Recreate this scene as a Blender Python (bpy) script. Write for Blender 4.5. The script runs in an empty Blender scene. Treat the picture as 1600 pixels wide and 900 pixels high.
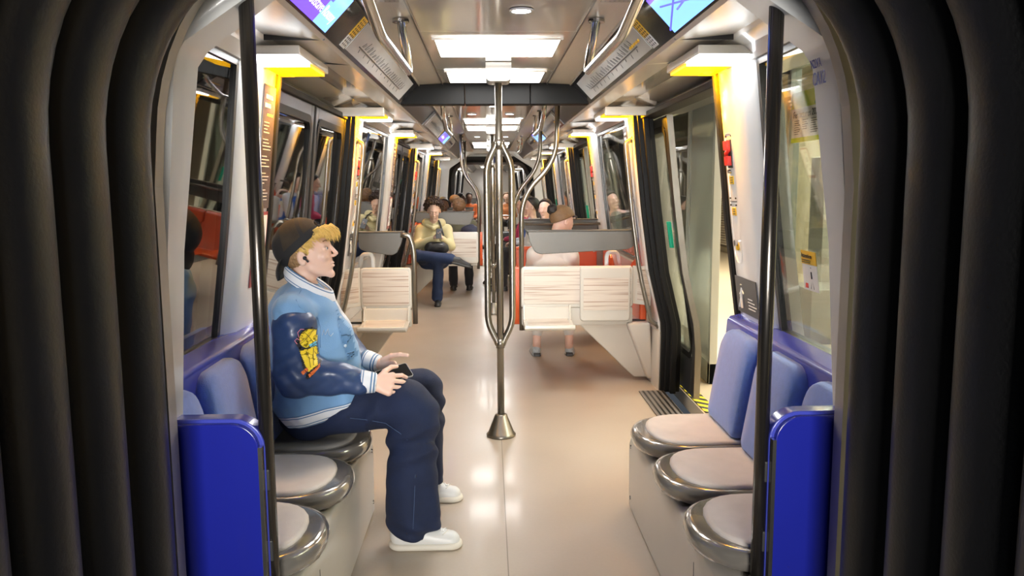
import bpy, bmesh, math, random
import numpy as np
from mathutils import Vector, Matrix
random.seed(7); np.random.seed(7)
SC = bpy.context.scene
COL = SC.collection

# ---------------------------------------------------------------- camera, world, exposure
F = 1250.0
TH = math.atan(160 / F); YAW = math.atan(36 / (F / math.cos(TH))); ROLL = math.radians(-0.35)
CAMPOS = Vector((-0.05, 0.0, 1.48))
fw = Vector((math.sin(YAW) * math.cos(TH), math.cos(YAW) * math.cos(TH), -math.sin(TH)))
rt = Vector((math.cos(YAW), -math.sin(YAW), 0)); up = rt.cross(fw)
r2 = rt * math.cos(ROLL) + up * math.sin(ROLL); u2 = -rt * math.sin(ROLL) + up * math.cos(ROLL)
cam_data = bpy.data.cameras.new('camera'); cam = bpy.data.objects.new('camera', cam_data); COL.objects.link(cam)
cam_data.sensor_width = 36.0; cam_data.lens = 36.0 * F / 1600.0; cam_data.clip_start = 0.05; cam_data.clip_end = 200
M = Matrix.Identity(4)
for i in range(3):
    M[i][0] = r2[i]; M[i][1] = u2[i]; M[i][2] = -fw[i]; M[i][3] = CAMPOS[i]
cam.matrix_world = M
SC.camera = cam
world = bpy.data.worlds.new('world'); SC.world = world; world.use_nodes = True
world.node_tree.nodes['Background'].inputs[0].default_value = (0.75, 0.85, 1.0, 1)
world.node_tree.nodes['Background'].inputs[1].default_value = 0.03
SC.view_settings.view_transform = 'Standard'; SC.view_settings.look = 'None'
SC.view_settings.gamma = 1.0; SC.view_settings.use_curve_mapping = False
SC.view_settings.exposure = 1.4
try:
    SC.cycles.max_bounces = 9; SC.cycles.glossy_bounces = 6; SC.cycles.transparent_max_bounces = 16
    SC.cycles.diffuse_bounces = 7; SC.cycles.caustics_reflective = False; SC.cycles.sample_clamp_indirect = 6
    SC.cycles.use_denoising = True
except Exception: pass

def area(name, loc, size, size_y, power, color, rot=(0, 0, 0), spread=180):
    l = bpy.data.lights.new(name, 'AREA'); l.shape = 'RECTANGLE'; l.size = size; l.size_y = size_y
    l.energy = power; l.color = color; l.spread = math.radians(spread)
    o = bpy.data.objects.new(name, l); o.location = loc; o.rotation_euler = rot; COL.objects.link(o); return o
# added fill panel behind the camera, standing in for the neighbouring carriage's glow
area('fill_light_behind', (0, -3.2, 1.35), 1.3, 1.4, 15, (1.0, 0.97, 0.92), (math.radians(90), 0, 0), 50)
# platform lamps on the right
for y in (2.5, 7.0, 12.0):
    area('platform_lamp_light', (3.6, y, 3.1), 0.5, 3.2, 95, (1.0, 0.93, 0.78))

# ---------------------------------------------------------------- materials
MATS = {}
def mat(name, col=(.5, .5, .5), rough=.5, metal=0, var=0, vscale=8, bump=0, bscale=40, coat=0, spec=.5,
        emit=None, es=0, trans=0, stretch=None, sheen=0, rvar=0):
    if name in MATS: return MATS[name]
    m = bpy.data.materials.new(name); m.use_nodes = True
    nt = m.node_tree; b = nt.nodes['Principled BSDF']
    b.inputs['Base Color'].default_value = (*col, 1); b.inputs['Roughness'].default_value = rough
    b.inputs['Metallic'].default_value = metal
    b.inputs['Specular IOR Level'].default_value = spec
    b.inputs['Coat Weight'].default_value = coat; b.inputs['Coat Roughness'].default_value = .08
    if sheen: b.inputs['Sheen Weight'].default_value = sheen
    if trans: b.inputs['Transmission Weight'].default_value = trans
    if emit: b.inputs['Emission Color'].default_value = (*emit, 1); b.inputs['Emission Strength'].default_value = es
    tc = nt.nodes.new('ShaderNodeTexCoord')
    src = tc.outputs['Object']
    if stretch:
        mp = nt.nodes.new('ShaderNodeMapping'); mp.inputs['Scale'].default_value = stretch
        nt.links.new(src, mp.inputs[0]); src = mp.outputs[0]
    n = nt.nodes.new('ShaderNodeTexNoise'); n.inputs['Scale'].default_value = vscale; n.inputs['Detail'].default_value = 5
    nt.links.new(src, n.inputs['Vector'])
    if var:
        r = nt.nodes.new('ShaderNodeMixRGB'); r.blend_type = 'MIX'
        r.inputs[1].default_value = (*[c * (1 - var) for c in col], 1)
        r.inputs[2].default_value = (*[min(1, c * (1 + var)) for c in col], 1)
        nt.links.new(n.outputs['Fac'], r.inputs[0]); nt.links.new(r.outputs[0], b.inputs['Base Color'])
    if rvar:
        mr = nt.nodes.new('ShaderNodeMapRange'); mr.inputs[1].default_value = .3; mr.inputs[2].default_value = .7
        mr.inputs[3].default_value = max(.02, rough - rvar); mr.inputs[4].default_value = rough + rvar
        nt.links.new(n.outputs['Fac'], mr.inputs[0]); nt.links.new(mr.outputs[0], b.inputs['Roughness'])
    if bump:
        n2 = nt.nodes.new('ShaderNodeTexNoise'); n2.inputs['Scale'].default_value = bscale; n2.inputs['Detail'].default_value = 3
        nt.links.new(src, n2.inputs['Vector'])
        bp = nt.nodes.new('ShaderNodeBump'); bp.inputs['Strength'].default_value = bump; bp.inputs['Distance'].default_value = .01
        nt.links.new(n2.outputs['Fac'], bp.inputs['Height']); nt.links.new(bp.outputs[0], b.inputs['Normal'])
    MATS[name] = m; return m

def glass(name, tint=(1, 1, 1), fac=.08):
    m = bpy.data.materials.new(name); m.use_nodes = True; nt = m.node_tree
    for n in list(nt.nodes):
        if n.type != 'OUTPUT_MATERIAL': nt.nodes.remove(n)
    out = [n for n in nt.nodes if n.type == 'OUTPUT_MATERIAL'][0]
    t = nt.nodes.new('ShaderNodeBsdfTransparent'); t.inputs[0].default_value = (*tint, 1)
    g = nt.nodes.new('ShaderNodeBsdfGlossy'); g.inputs['Roughness'].default_value = .02
    ge = nt.nodes.new('ShaderNodeNewGeometry'); dt = nt.nodes.new('ShaderNodeVectorMath'); dt.operation = 'DOT_PRODUCT'
    nt.links.new(ge.outputs['Normal'], dt.inputs[0]); nt.links.new(ge.outputs['Incoming'], dt.inputs[1])
    ab = nt.nodes.new('ShaderNodeMath'); ab.operation = 'ABSOLUTE'; nt.links.new(dt.outputs['Value'], ab.inputs[0])
    om = nt.nodes.new('ShaderNodeMath'); om.operation = 'SUBTRACT'; om.inputs[0].default_value = 1; nt.links.new(ab.outputs[0], om.inputs[1])
    fr = nt.nodes.new('ShaderNodeMath'); fr.operation = 'POWER'; fr.inputs[1].default_value = 4.2; nt.links.new(om.outputs[0], fr.inputs[0])
    mx = nt.nodes.new('ShaderNodeMixShader'); ad = nt.nodes.new('ShaderNodeMath'); ad.operation = 'ADD'; ad.inputs[1].default_value = fac
    ad.use_clamp = True
    nt.links.new(fr.outputs[0], ad.inputs[0]); nt.links.new(ad.outputs[0], mx.inputs[0])
    nt.links.new(t.outputs[0], mx.inputs[1]); nt.links.new(g.outputs[0], mx.inputs[2]); nt.links.new(mx.outputs[0], out.inputs[0])
    return m

WHITE = mat('white_laminate', (.85, .855, .85), .16, var=.02, coat=.5)
CREAM = mat('cream_plastic', (.57, .54, .485), .25, var=.02, coat=.2)
BEIGE = mat('beige_laminate', (.56, .515, .455), .28, var=.04, vscale=5, coat=.2)
CEIL = mat('glossy_ceiling_panel', (.76, .71, .64), .13, var=.08, vscale=2.5, coat=.9, stretch=(1, .6, 1), bump=.06, bscale=3)
SOFF = mat('brushed_soffit_metal', (.78, .74, .68), .22, metal=.15, var=.06, vscale=30, stretch=(8, .4, 8), bump=.05, bscale=3)
STEEL = mat('brushed_stainless', (.27, .248, .215), .32, metal=1, var=.05, vscale=60, stretch=(1, 1, .15))
DSTEEL = mat('dark_bronze_pole', (.10, .09, .08), .24, metal=.9)
CHROME = mat('satin_chrome', (.62, .61, .58), .2, metal=1)
GREYM = mat('grey_metal_headrest', (.085, .080, .070), .36, metal=.25, var=.05, vscale=40, bump=.05, bscale=200)
BLACKR = mat('black_rubber', (.008, .008, .008), .5, var=.15, vscale=6, spec=.2)
BELLOW = mat('bellows_rubber', (.005, .005, .006), .40, var=.25, vscale=5, spec=.45, bump=.08, bscale=120)
DARKP = mat('black_plastic', (.03, .03, .032), .3)
BAND = mat('charcoal_bulkhead', (.009, .009, .009), .6, spec=.15)
BLUE = mat('royal_blue_gloss', (.012, .018, .27), .2, coat=.5, var=.05)
BLUES = mat('blue_shell_gloss', (.05, .065, .42), .22, coat=.4)
BLUEF = mat('light_blue_velour', (.14, .25, .68), .85, var=.13, vscale=60, bump=.2, bscale=300, sheen=.4)
SEATF = mat('worn_beige_seat_fabric', (.60, .54, .49), .85, var=.12, vscale=14, bump=.15, bscale=350, sheen=.2)
SEATD = mat('dark_grey_seat_fabric', (.20, .19, .18), .8, var=.2, vscale=14, bump=.15, bscale=350)  # darker grey cloth for the seat the blond man sits on
RIM = mat('polished_taupe_rim', (.22, .20, .175), .16, metal=.35, coat=.9)
ORANGE = mat('orange_red_plastic', (.72, .10, .02), .3, coat=.3)
RED = mat('signal_red', (.7, .03, .02), .35)
GREEN = mat('green_handle', (.0, .35, .2), .35)
YEL = mat('warning_yellow', (.9, .55, .02), .4)
WHT = mat('print_white', (.85, .85, .83), .5)
INK = mat('print_ink', (.04, .04, .05), .5)
NAVY = mat('print_navy', (.02, .03, .25), .4)
LIME = mat('print_lime', (.55, .68, .02), .4)
BROWNP = mat('brown_poster_ground', (.085, .06, .062), .25, coat=.5)
REDP = mat('poster_wine', (.30, .03, .04), .3)
MAPP = mat('map_backing_grey', (.55, .56, .56), .22, coat=.2, var=.1, vscale=5)
LAMP = mat('light_panel_white', (1, 1, 1), .5, emit=(1, .985, .96), es=9)
LAMPH = mat('hood_light_white', (1, 1, 1), .5, emit=(.96, .98, 1), es=3.2)
LAMPY = mat('hood_light_yellow', (1, .7, 0), .5, emit=(1, .50, 0.0), es=.52)
DOWN = mat('downlight_white', (1, 1, 1), .5, emit=(1, 1, 1), es=14)
GLASS = glass('clear_window_glass', (.93, .95, .93), .05)
GLASSD = glass('dark_window_glass', (.45, .47, .47), .17)
GLASSP = glass('platform_screen_glass', (.86, .92, .9), .05)

def floor_mat():
    m = mat('speckled_vinyl_floor', (.50, .42, .33), .33, coat=.12)
    nt = m.node_tree; b = nt.nodes['Principled BSDF']; tc = nt.nodes.new('ShaderNodeTexCoord')
    def noise(s, d=4):
        n = nt.nodes.new('ShaderNodeTexNoise'); n.inputs['Scale'].default_value = s; n.inputs['Detail'].default_value = d
        nt.links.new(tc.outputs['Object'], n.inputs[0]); return n
    n1 = noise(1.3, 2); n2 = noise(70, 1); n3 = noise(2.5, 2)
    r1 = nt.nodes.new('ShaderNodeMixRGB'); r1.inputs[1].default_value = (.39, .318, .25, 1); r1.inputs[2].default_value = (.47, .392, .315, 1)
    nt.links.new(n1.outputs[0], r1.inputs[0])
    mx = nt.nodes.new('ShaderNodeMixRGB'); mx.inputs[2].default_value = (.36, .30, .24, 1)
    mm = nt.nodes.new('ShaderNodeMath'); mm.operation = 'MULTIPLY'; mm.inputs[1].default_value = .35; nt.links.new(n2.outputs[0], mm.inputs[0])
    nt.links.new(mm.outputs[0], mx.inputs[0]); nt.links.new(r1.outputs[0], mx.inputs[1])
    # welded seam down the middle
    sp = nt.nodes.new('ShaderNodeSeparateXYZ'); nt.links.new(tc.outputs['Object'], sp.inputs[0])
    s1 = nt.nodes.new('ShaderNodeMath'); s1.operation = 'SUBTRACT'; s1.inputs[1].default_value = .013; nt.links.new(sp.outputs[0], s1.inputs[0])
    s2 = nt.nodes.new('ShaderNodeMath'); s2.operation = 'ABSOLUTE'; nt.links.new(s1.outputs[0], s2.inputs[0])
    s3 = nt.nodes.new('ShaderNodeMath'); s3.operation = 'LESS_THAN'; s3.inputs[1].default_value = .0022; nt.links.new(s2.outputs[0], s3.inputs[0])
    mx2 = nt.nodes.new('ShaderNodeMixRGB'); mx2.inputs[2].default_value = (.2, .16, .12, 1)
    nt.links.new(s3.outputs[0], mx2.inputs[0]); nt.links.new(mx.outputs[0], mx2.inputs[1]); nt.links.new(mx2.outputs[0], b.inputs['Base Color'])
    mr = nt.nodes.new('ShaderNodeMapRange'); mr.inputs[3].default_value = .25; mr.inputs[4].default_value = .42
    nt.links.new(n3.outputs[0], mr.inputs[0]); nt.links.new(mr.outputs[0], b.inputs['Roughness'])
    return m
FLOOR = floor_mat()

def wood_mat():
    m = mat('beige_grained_laminate', (.62, .52, .43), .35)
    nt = m.node_tree; b = nt.nodes['Principled BSDF']; tc = nt.nodes.new('ShaderNodeTexCoord')
    mp = nt.nodes.new('ShaderNodeMapping'); mp.inputs['Scale'].default_value = (1.2, 1, 55)
    nt.links.new(tc.outputs['Object'], mp.inputs[0])
    n = nt.nodes.new('ShaderNodeTexNoise'); n.inputs['Scale'].default_value = 1.5; n.inputs['Detail'].default_value = 3
    nt.links.new(mp.outputs[0], n.inputs[0])
    r = nt.nodes.new('ShaderNodeValToRGB'); r.color_ramp.elements[0].position = .33; r.color_ramp.elements[1].position = .5
    r.color_ramp.elements[0].color = (.36, .26, .20, 1); r.color_ramp.elements[1].color = (.60, .53, .46, 1)
    nt.links.new(n.outputs[0], r.inputs[0]); nt.links.new(r.outputs[0], b.inputs['Base Color'])
    return m
WOOD = wood_mat()

def grille_mat(name, base, slot, axis, period, duty, rough=.4, metal=0):
    m = mat(name, base, rough, metal=metal)
    nt = m.node_tree; b = nt.nodes['Principled BSDF']; tc = nt.nodes.new('ShaderNodeTexCoord')
    sp = nt.nodes.new('ShaderNodeSeparateXYZ'); nt.links.new(tc.outputs['Object'], sp.inputs[0])
    a = nt.nodes.new('ShaderNodeMath'); a.operation = 'MULTIPLY'; a.inputs[1].default_value = 1 / period; nt.links.new(sp.outputs[axis], a.inputs[0])
    fr = nt.nodes.new('ShaderNodeMath'); fr.operation = 'FRACT'; nt.links.new(a.outputs[0], fr.inputs[0])
    lt = nt.nodes.new('ShaderNodeMath'); lt.operation = 'LESS_THAN'; lt.inputs[1].default_value = duty; nt.links.new(fr.outputs[0], lt.inputs[0])
    mx = nt.nodes.new('ShaderNodeMixRGB'); mx.inputs[1].default_value = (*base, 1); mx.inputs[2].default_value = (*slot, 1)
    nt.links.new(lt.outputs[0], mx.inputs[0]); nt.links.new(mx.outputs[0], b.inputs['Base Color']); return m

# ---------------------------------------------------------------- mesh helpers
class MB:
    """collects shapes; build() links them as one mesh object"""
    def __init__(s): s.v = []; s.f = []; s.m = []
    def add(s, vs, fs, mi=0):
        o = len(s.v); s.v += [tuple(map(float, v)) for v in vs]
        s.f += [tuple(i + o for i in f) for f in fs]; s.m += [mi] * len(fs); return s
    def box(s, x0, x1, y0, y1, z0, z1, mi=0):
        v = [(x0, y0, z0), (x1, y0, z0), (x1, y1, z0), (x0, y1, z0), (x0, y0, z1), (x1, y0, z1), (x1, y1, z1), (x0, y1, z1)]
        return s.add(v, [(0, 3, 2, 1), (4, 5, 6, 7), (0, 1, 5, 4), (1, 2, 6, 5), (2, 3, 7, 6), (3, 0, 4, 7)], mi)
    def obox(s, c, ax, half, mi=0):
        c = Vector(c); a = [Vector(ax[i]).normalized() * half[i] for i in range(3)]
        v = [c + a[0] * i + a[1] * j + a[2] * k for k in (-1, 1) for j in (-1, 1) for i in (-1, 1)]
        return s.add(v, [(0, 2, 3, 1), (4, 5, 7, 6), (0, 1, 5, 4), (1, 3, 7, 5), (3, 2, 6, 7), (2, 0, 4, 6)], mi)
    def tube(s, pts, r, n=12, closed=False, mi=0, cap=True):
        pts = [Vector(p) for p in pts]; N = len(pts)
        rr = r if isinstance(r, (list, tuple)) else [r] * N
        prev = None; rings = []
        for i, p in enumerate(pts):
            if closed: t = (pts[(i + 1) % N] - pts[i - 1])
            else: t = pts[min(i + 1, N - 1)] - pts[max(i - 1, 0)]
            t.normalize()
            if prev is None:
                a = Vector((0, 0, 1)) if abs(t.z) < .9 else Vector((1, 0, 0)); u = t.cross(a).normalized()
            else:
                u = (prev - t * prev.dot(t)).normalized()
            prev = u; w = t.cross(u)
            rings.append([p + (u * math.cos(2 * math.pi * k / n) + w * math.sin(2 * math.pi * k / n)) * rr[i] for k in range(n)])
        vs = [v for rg in rings for v in rg]; fs = []
        for i in range(N if closed else N - 1):
            j = (i + 1) % N
            for k in range(n): fs.append((i * n + k, i * n + (k + 1) % n, j * n + (k + 1) % n, j * n + k))
        if cap and not closed: fs.append(tuple(range(n - 1, -1, -1))); fs.append(tuple((N - 1) * n + k for k in range(n)))
        return s.add(vs, fs, mi)
    def lathe(s, prof, c=(0, 0, 0), n=24, mi=0):
        vs = []; fs = []
        for r, z in prof:
            for k in range(n): vs.append((c[0] + r * math.cos(2 * math.pi * k / n), c[1] + r * math.sin(2 * math.pi * k / n), c[2] + z))
        for i in range(len(prof) - 1):
            for k in range(n): fs.append((i * n + k, i * n + (k + 1) % n, (i + 1) * n + (k + 1) % n, (i + 1) * n + k))
        fs.append(tuple(range(n - 1, -1, -1))); fs.append(tuple((len(prof) - 1) * n + k for k in range(n)))
        return s.add(vs, fs, mi)
    def prism(s, poly, d0, d1, axis='z', mi=0):
        """poly: list of 2D; extruded along axis from d0 to d1. axis x: poly=(y,z); y: (x,z); z: (x,y)"""
        def P(p, d):
            return {'x': (d, p[0], p[1]), 'y': (p[0], d, p[1]), 'z': (p[0], p[1], d)}[axis]
        n = len(poly); vs = [P(p, d0) for p in poly] + [P(p, d1) for p in poly]
        fs = [tuple(range(n - 1, -1, -1)), tuple(range(n, 2 * n))] + [(i, (i + 1) % n, n + (i + 1) % n, n + i) for i in range(n)]
        return s.add(vs, fs, mi)
    def grid(s, rows, mi=0, close=False):
        n = len(rows[0]); vs = [v for r in rows for v in r]; fs = []
        for i in range(len(rows) - 1):
            for k in range(n if close else n - 1):
                fs.append((i * n + k, i * n + (k + 1) % n, (i + 1) * n + (k + 1) % n, (i + 1) * n + k))
        return s.add(vs, fs, mi)
    def loft(s, rings, mi=0):
        n = len(rings[0]); s.grid(rings, mi, close=True); o = len(s.v) - n * len(rings)
        s.f.append(tuple(o + k for k in range(n - 1, -1, -1))); s.m.append(mi)
        s.f.append(tuple(o + n * (len(rings) - 1) + k for k in range(n))); s.m.append(mi)
        return s
    def build(s, name, mats, parent=None, smooth=False, bevel=0, loc=None, segs=2, recalc=True, subsurf=0):
        off = Vector(loc) if loc is not None else Vector((0, 0, 0))
        me = bpy.data.meshes.new(name)
        me.from_pydata([(v[0] - off[0], v[1] - off[1], v[2] - off[2]) for v in s.v], [], s.f)
        if not isinstance(mats, (list, tuple)): mats = [mats]
        for m in mats: me.materials.append(m)
        me.polygons.foreach_set('material_index', s.m)
        if recalc:
            bm = bmesh.new(); bm.from_mesh(me); bmesh.ops.recalc_face_normals(bm, faces=bm.faces); bm.to_mesh(me); bm.free()
        if smooth: me.polygons.foreach_set('use_smooth', [True] * len(me.polygons))
        me.update()
        o = bpy.data.objects.new(name, me); COL.objects.link(o)
        if parent is not None: o.parent = parent
        elif loc is not None: o.location = off
        if bevel:
            b = o.modifiers.new('bevel', 'BEVEL'); b.width = bevel; b.segments = segs; b.limit_method = 'ANGLE'; b.angle_limit = math.radians(35)
            w = None
            if not smooth:
                me.polygons.foreach_set('use_smooth', [True] * len(me.polygons)); w = o.modifiers.new('wn', 'WEIGHTED_NORMAL'); w.keep_sharp = True
        if smooth == 'auto' or (smooth and not bevel and smooth != 'all'):
            pass
        if subsurf: q = o.modifiers.new('sub', 'SUBSURF'); q.levels = subsurf; q.render_levels = subsurf
        return o

def sharp_by_angle(o, deg=40):
    me = o.data; bm = bmesh.new(); bm.from_mesh(me)
    for e in bm.edges:
        if len(e.link_faces) == 2 and e.calc_face_angle(0) > math.radians(deg): e.smooth = False
    bm.to_mesh(me); bm.free(); return o

def tag(o, label=None, cat=None, group=None, kind=None):
    if label: o['label'] = label
    if cat: o['category'] = cat
    if group: o['group'] = group
    if kind: o['kind'] = kind
    return o
def empty(name, loc=(0, 0, 0), label=None, cat=None, group=None, kind=None):
    o = bpy.data.objects.new(name, None); o.location = loc; o.empty_display_size = .1; COL.objects.link(o)
    return tag(o, label, cat, group, kind)
def copy_tree(o, parent=None, loc=None):
    c = o.copy(); COL.objects.link(c)
    if parent is not None: c.parent = parent
    if loc is not None: c.location = loc
    for ch in list(o.children): copy_tree(ch, c)
    return c
def fillet(pts, r, n=5, closed=False):
    """round the corners of a 3D polyline"""
    pts = [Vector(p) for p in pts]; out = []; N = len(pts)
    for i, p in enumerate(pts):
        if not closed and i in (0, N - 1): out.append(p); continue
        a = pts[i - 1] - p; b = pts[(i + 1) % N] - p; d = min(r, a.length * .49, b.length * .49)
        A = p + a.normalized() * d; B = p + b.normalized() * d
        for k in range(n + 1):
            t = k / n; out.append((A * (1 - t) + p * t) * (1 - t) + (p * (1 - t) + B * t) * t)
    return out
def rrect(x0, x1, y0, y1, r, n=5):
    out = []
    rs = r if isinstance(r, (list, tuple)) else [r] * 4
    for (cx, cy, a0, rr) in ((x1 - rs[0], y1 - rs[0], 0, rs[0]), (x0 + rs[1], y1 - rs[1], 90, rs[1]), (x0 + rs[2], y0 + rs[2], 180, rs[2]), (x1 - rs[3], y0 + rs[3], 270, rs[3])):
        for k in range(n + 1):
            a = math.radians(a0 + 90 * k / n); out.append((cx + rr * math.cos(a), cy + rr * math.sin(a)))
    return out
def text(name, body, size, m, origin, xdir, ydir, parent=None, ext=.0006, align='LEFT', sx=1):
    c = bpy.data.curves.new(name, 'FONT'); c.body = body; c.size = size; c.align_x = align; c.extrude = ext; c.resolution_u = 3
    t = bpy.data.objects.new(name + '_tmp', c); COL.objects.link(t)
    dg = bpy.context.evaluated_depsgraph_get(); dg.update()
    me = bpy.data.meshes.new_from_object(t.evaluated_get(dg)); bpy.data.objects.remove(t); me.name = name
    x = Vector(xdir).normalized() * sx; y = Vector(ydir).normalized(); z = Vector(xdir).normalized().cross(y)
    for v in me.vertices:
        p = v.co.copy(); v.co = Vector(origin) + x * p.x + y * p.y + z * p.z
    me.materials.clear(); me.materials.append(m)
    o = bpy.data.objects.new(name, me); COL.objects.link(o)
    if parent is not None: o.parent = parent
    return o
def rel(parent_loc, p): return (p[0] - parent_loc[0], p[1] - parent_loc[1], p[2] - parent_loc[2])

# ---------------------------------------------------------------- the carriage shell
WZ = [0, .40, .50, .87, 1.30, 1.97, 2.03]; WX = [1.18, 1.185, 1.18, 1.09, 1.03, .955, .93]
def wx(z): return float(np.interp(z, WZ, WX))
Y0, Y1 = 2.05, 16.35
DOORS = [4.62, 9.20, 13.78]
NEXT = 15.95                       # the next carriage of the train repeats the first one
NAMES = {-1: 'left', 1: 'right'}
CNT = {'window': 0, 'door': 0, 'trim': 0}
def num(k): CNT[k] += 1; return '%s_%d' % (k, CNT[k])

def ceiling(yo):
    mb = MB()
    bays = []; y = Y0
    for D in DOORS:
        bays += [(y, D - 1.0, 0), (D - 1.0, D + 1.0, 1)]; y = D + 1.0
    bays.append((y, Y1, 0))
    for (a, b, door) in bays:
        for s in (-1, 1):
            if door: prof = [(.345, 2.16, 0), (.345, 2.148, 2), (.352, 2.148, 2), (.352, 2.158, 1), (.50, 2.152, 1), (.505, 2.14, 2), (.52, 2.14, 2), (.634, 2.02, 1), (.65, 2.008, 1), (.76, 2.012, 0), (.765, 2.025, 0), (.90, 2.03, 0), (1.05, 2.00, 0), (1.15, 1.955, 0)]
            else: prof = [(.345, 2.16, 0), (.345, 2.148, 2), (.352, 2.148, 2), (.352, 2.158, 1), (.50, 2.152, 1), (.505, 2.14, 2), (.52, 2.14, 2), (.634, 2.02, 1), (.65, 2.008, 1), (.86, 2.03, 1), (.875, 2.02, 3), (.93, 2.00, 3), (.975, 1.96, 3), (1.13, 1.955, 3)]
            for i in range(len(prof) - 1):
                (x0, z0, m), (x1, z1, _) = prof[i], prof[i + 1]
                mb.add([(s * x0, a + yo, z0), (s * x1, a + yo, z1), (s * x1, b + yo, z1), (s * x0, b + yo, z0)], [(0, 1, 2, 3)], m)
    for (a, b, c) in [(Y0, DOORS[0] - .95, 0), (DOORS[0] - .95, DOORS[0] + .9, 0), (DOORS[0] + .9, 8.15, 0), (8.15, 10.15, 0), (10.15, Y1, 0)]:
        mb.box(-.344, .344, a + yo + .002, b + yo - .002, 2.16, 2.17, 0)
    mb.box(-.36, .36, Y0 + yo, Y1 + yo, 2.172, 2.18, 2)
    for s in (-1, 1):  # panel joints in the soffit
        for yj in (3.02, 6.9, 8.0, 10.8, 12.4):
            mb.box(min(s * .64, s * .86), max(s * .64, s * .86), yj + yo, yj + yo + .003, 2.009, 2.031, 2)
    tag(mb.build('ceiling', [CEIL, SOFF, DARKP, WHITE]), 'glossy beige ceiling with sloping metal sides above the aisle' if yo == 0 else 'ceiling of the next carriage beyond the far gangway', kind='structure')

def floor(yo):
    mb = MB().box(-1.2, 1.2, Y0 + yo, Y1 + yo, -.05, 0)
    tag(mb.build('floor', FLOOR), 'speckled beige vinyl carriage floor with one centre seam' if yo == 0 else 'floor of the next carriage', kind='structure')

def bays():
    return [(Y0, DOORS[0] - 1.0), (DOORS[0] + 1.0, DOORS[1] - 1.0), (DOORS[1] + 1.0, DOORS[2] - 1.0), (DOORS[2] + 1.0, Y1)]

def walls(s, yo):
    mb = MB()
    for (a, b) in bays():
        a += yo; b += yo
        for (z0, z1, m) in ((0, .08, 1), (.08, .40, 1), (.40, .405, 2), (.405, .5, 0), (.5, .7, 0), (.7, .87, 0)):
            xa, xb = wx(z0), wx(z1)
            mb.add([(s * xa, a, z0), (s * xb, a, z1), (s * xb, b, z1), (s * xa, b, z0), (s * (xa + .09), a, z0), (s * (xb + .09), a, z1), (s * (xb + .09), b, z1), (s * (xa + .09), b, z0)],
                   [(0, 1, 2, 3), (4, 7, 6, 5), (0, 4, 5, 1), (3, 2, 6, 7), (1, 5, 6, 2), (0, 3, 7, 4)], m)
        mb.box(min(s * 1.03, s * 1.25), max(s * 1.03, s * 1.25), a, b, 1.965, 2.03, 0)
    tag(mb.build('wall_' + NAMES[s], [WHITE, BEIGE, DARKP]), kind='structure')

def window(s, yo, a, b, dark):
    """black-framed pane leaning with the wall"""
    n = num('window'); z0, z1 = .87, 1.965
    def X(z): return wx(z) + .045
    fr = MB(); t = .028
    for (ya, yb, za, zb) in ((a, a + t, z0, z1), (b - t, b, z0, z1), (a, b, z0, z0 + t), (a, b, z1 - t, z1)):
        zs = np.linspace(za, zb, 8)
        rings = []
        for z in zs: rings.append([(s * (X(z) - .012), ya + yo, z), (s * (X(z) + .03), ya + yo, z), (s * (X(z) + .03), yb + yo, z), (s * (X(z) - .012), yb + yo, z)])
        fr.loft(rings)
    o = tag(fr.build(n, DARKP), kind='structure')
    g = MB(); zs = np.linspace(z0 + t, z1 - t, 10)
    g.loft([[(s * X(z), a + t + yo, z), (s * (X(z) + .006), a + t + yo, z), (s * (X(z) + .006), b - t + yo, z), (s * X(z), b - t + yo, z)] for z in zs])
    g.build('pane', GLASSD if dark else GLASS, o, smooth=False)

def pillar(s, yo, D, d, lab):
    """white moulded pillar beside a doorway; d=-1 near side of the door, +1 far side"""
    e = D + d * 1.0 + yo           # door-side edge
    rings = []
    def ring(z, grow=0):
        x = wx(z)
        pr = [(x + .13, 0), (x + .065, 0), (x + .012, .035), (x, .075), (x - .002, .2), (x + .0, .36), (x + .02, .44), (x + .05, .47), (x + .13, .47)]
        return [(s * (px - grow), e + d * py, z) for px, py in pr]
    for z in list(np.linspace(.43, 1.90, 16)) + [1.95, 1.975]: rings.append(ring(z))
    # flare into the ceiling cove
    for z, g in ((1.99, .02), (2.01, .05), (2.03, .09)): rings.append([(p[0] - s * g if i in (2, 3, 4, 5, 6) else p[0], p[1], z) for i, p in enumerate(ring(1.975))])
    mb = MB().loft(rings)
    o = mb.build(num('trim'), [WHITE], smooth=True); sharp_by_angle(o, 50); tag(o, lab, kind='structure')
    # base moulding
    b = MB(); prof = []
    for z in (0, .06, .2, .40, .428): prof.append([(s * (wx(z) - .012), e + d * .02, z), (s * (wx(z) - .02), e + d * .06, z), (s * (wx(z) - .02), e + d * .46, z), (s * (wx(z) + .02), e + d * .47, z), (s * (wx(z) + .1), e + d * .47, z), (s * (wx(z) + .1), e + d * .02, z)])
    b.loft(prof); b.build('base_moulding', BEIGE, o, smooth=False)
    return o

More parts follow.
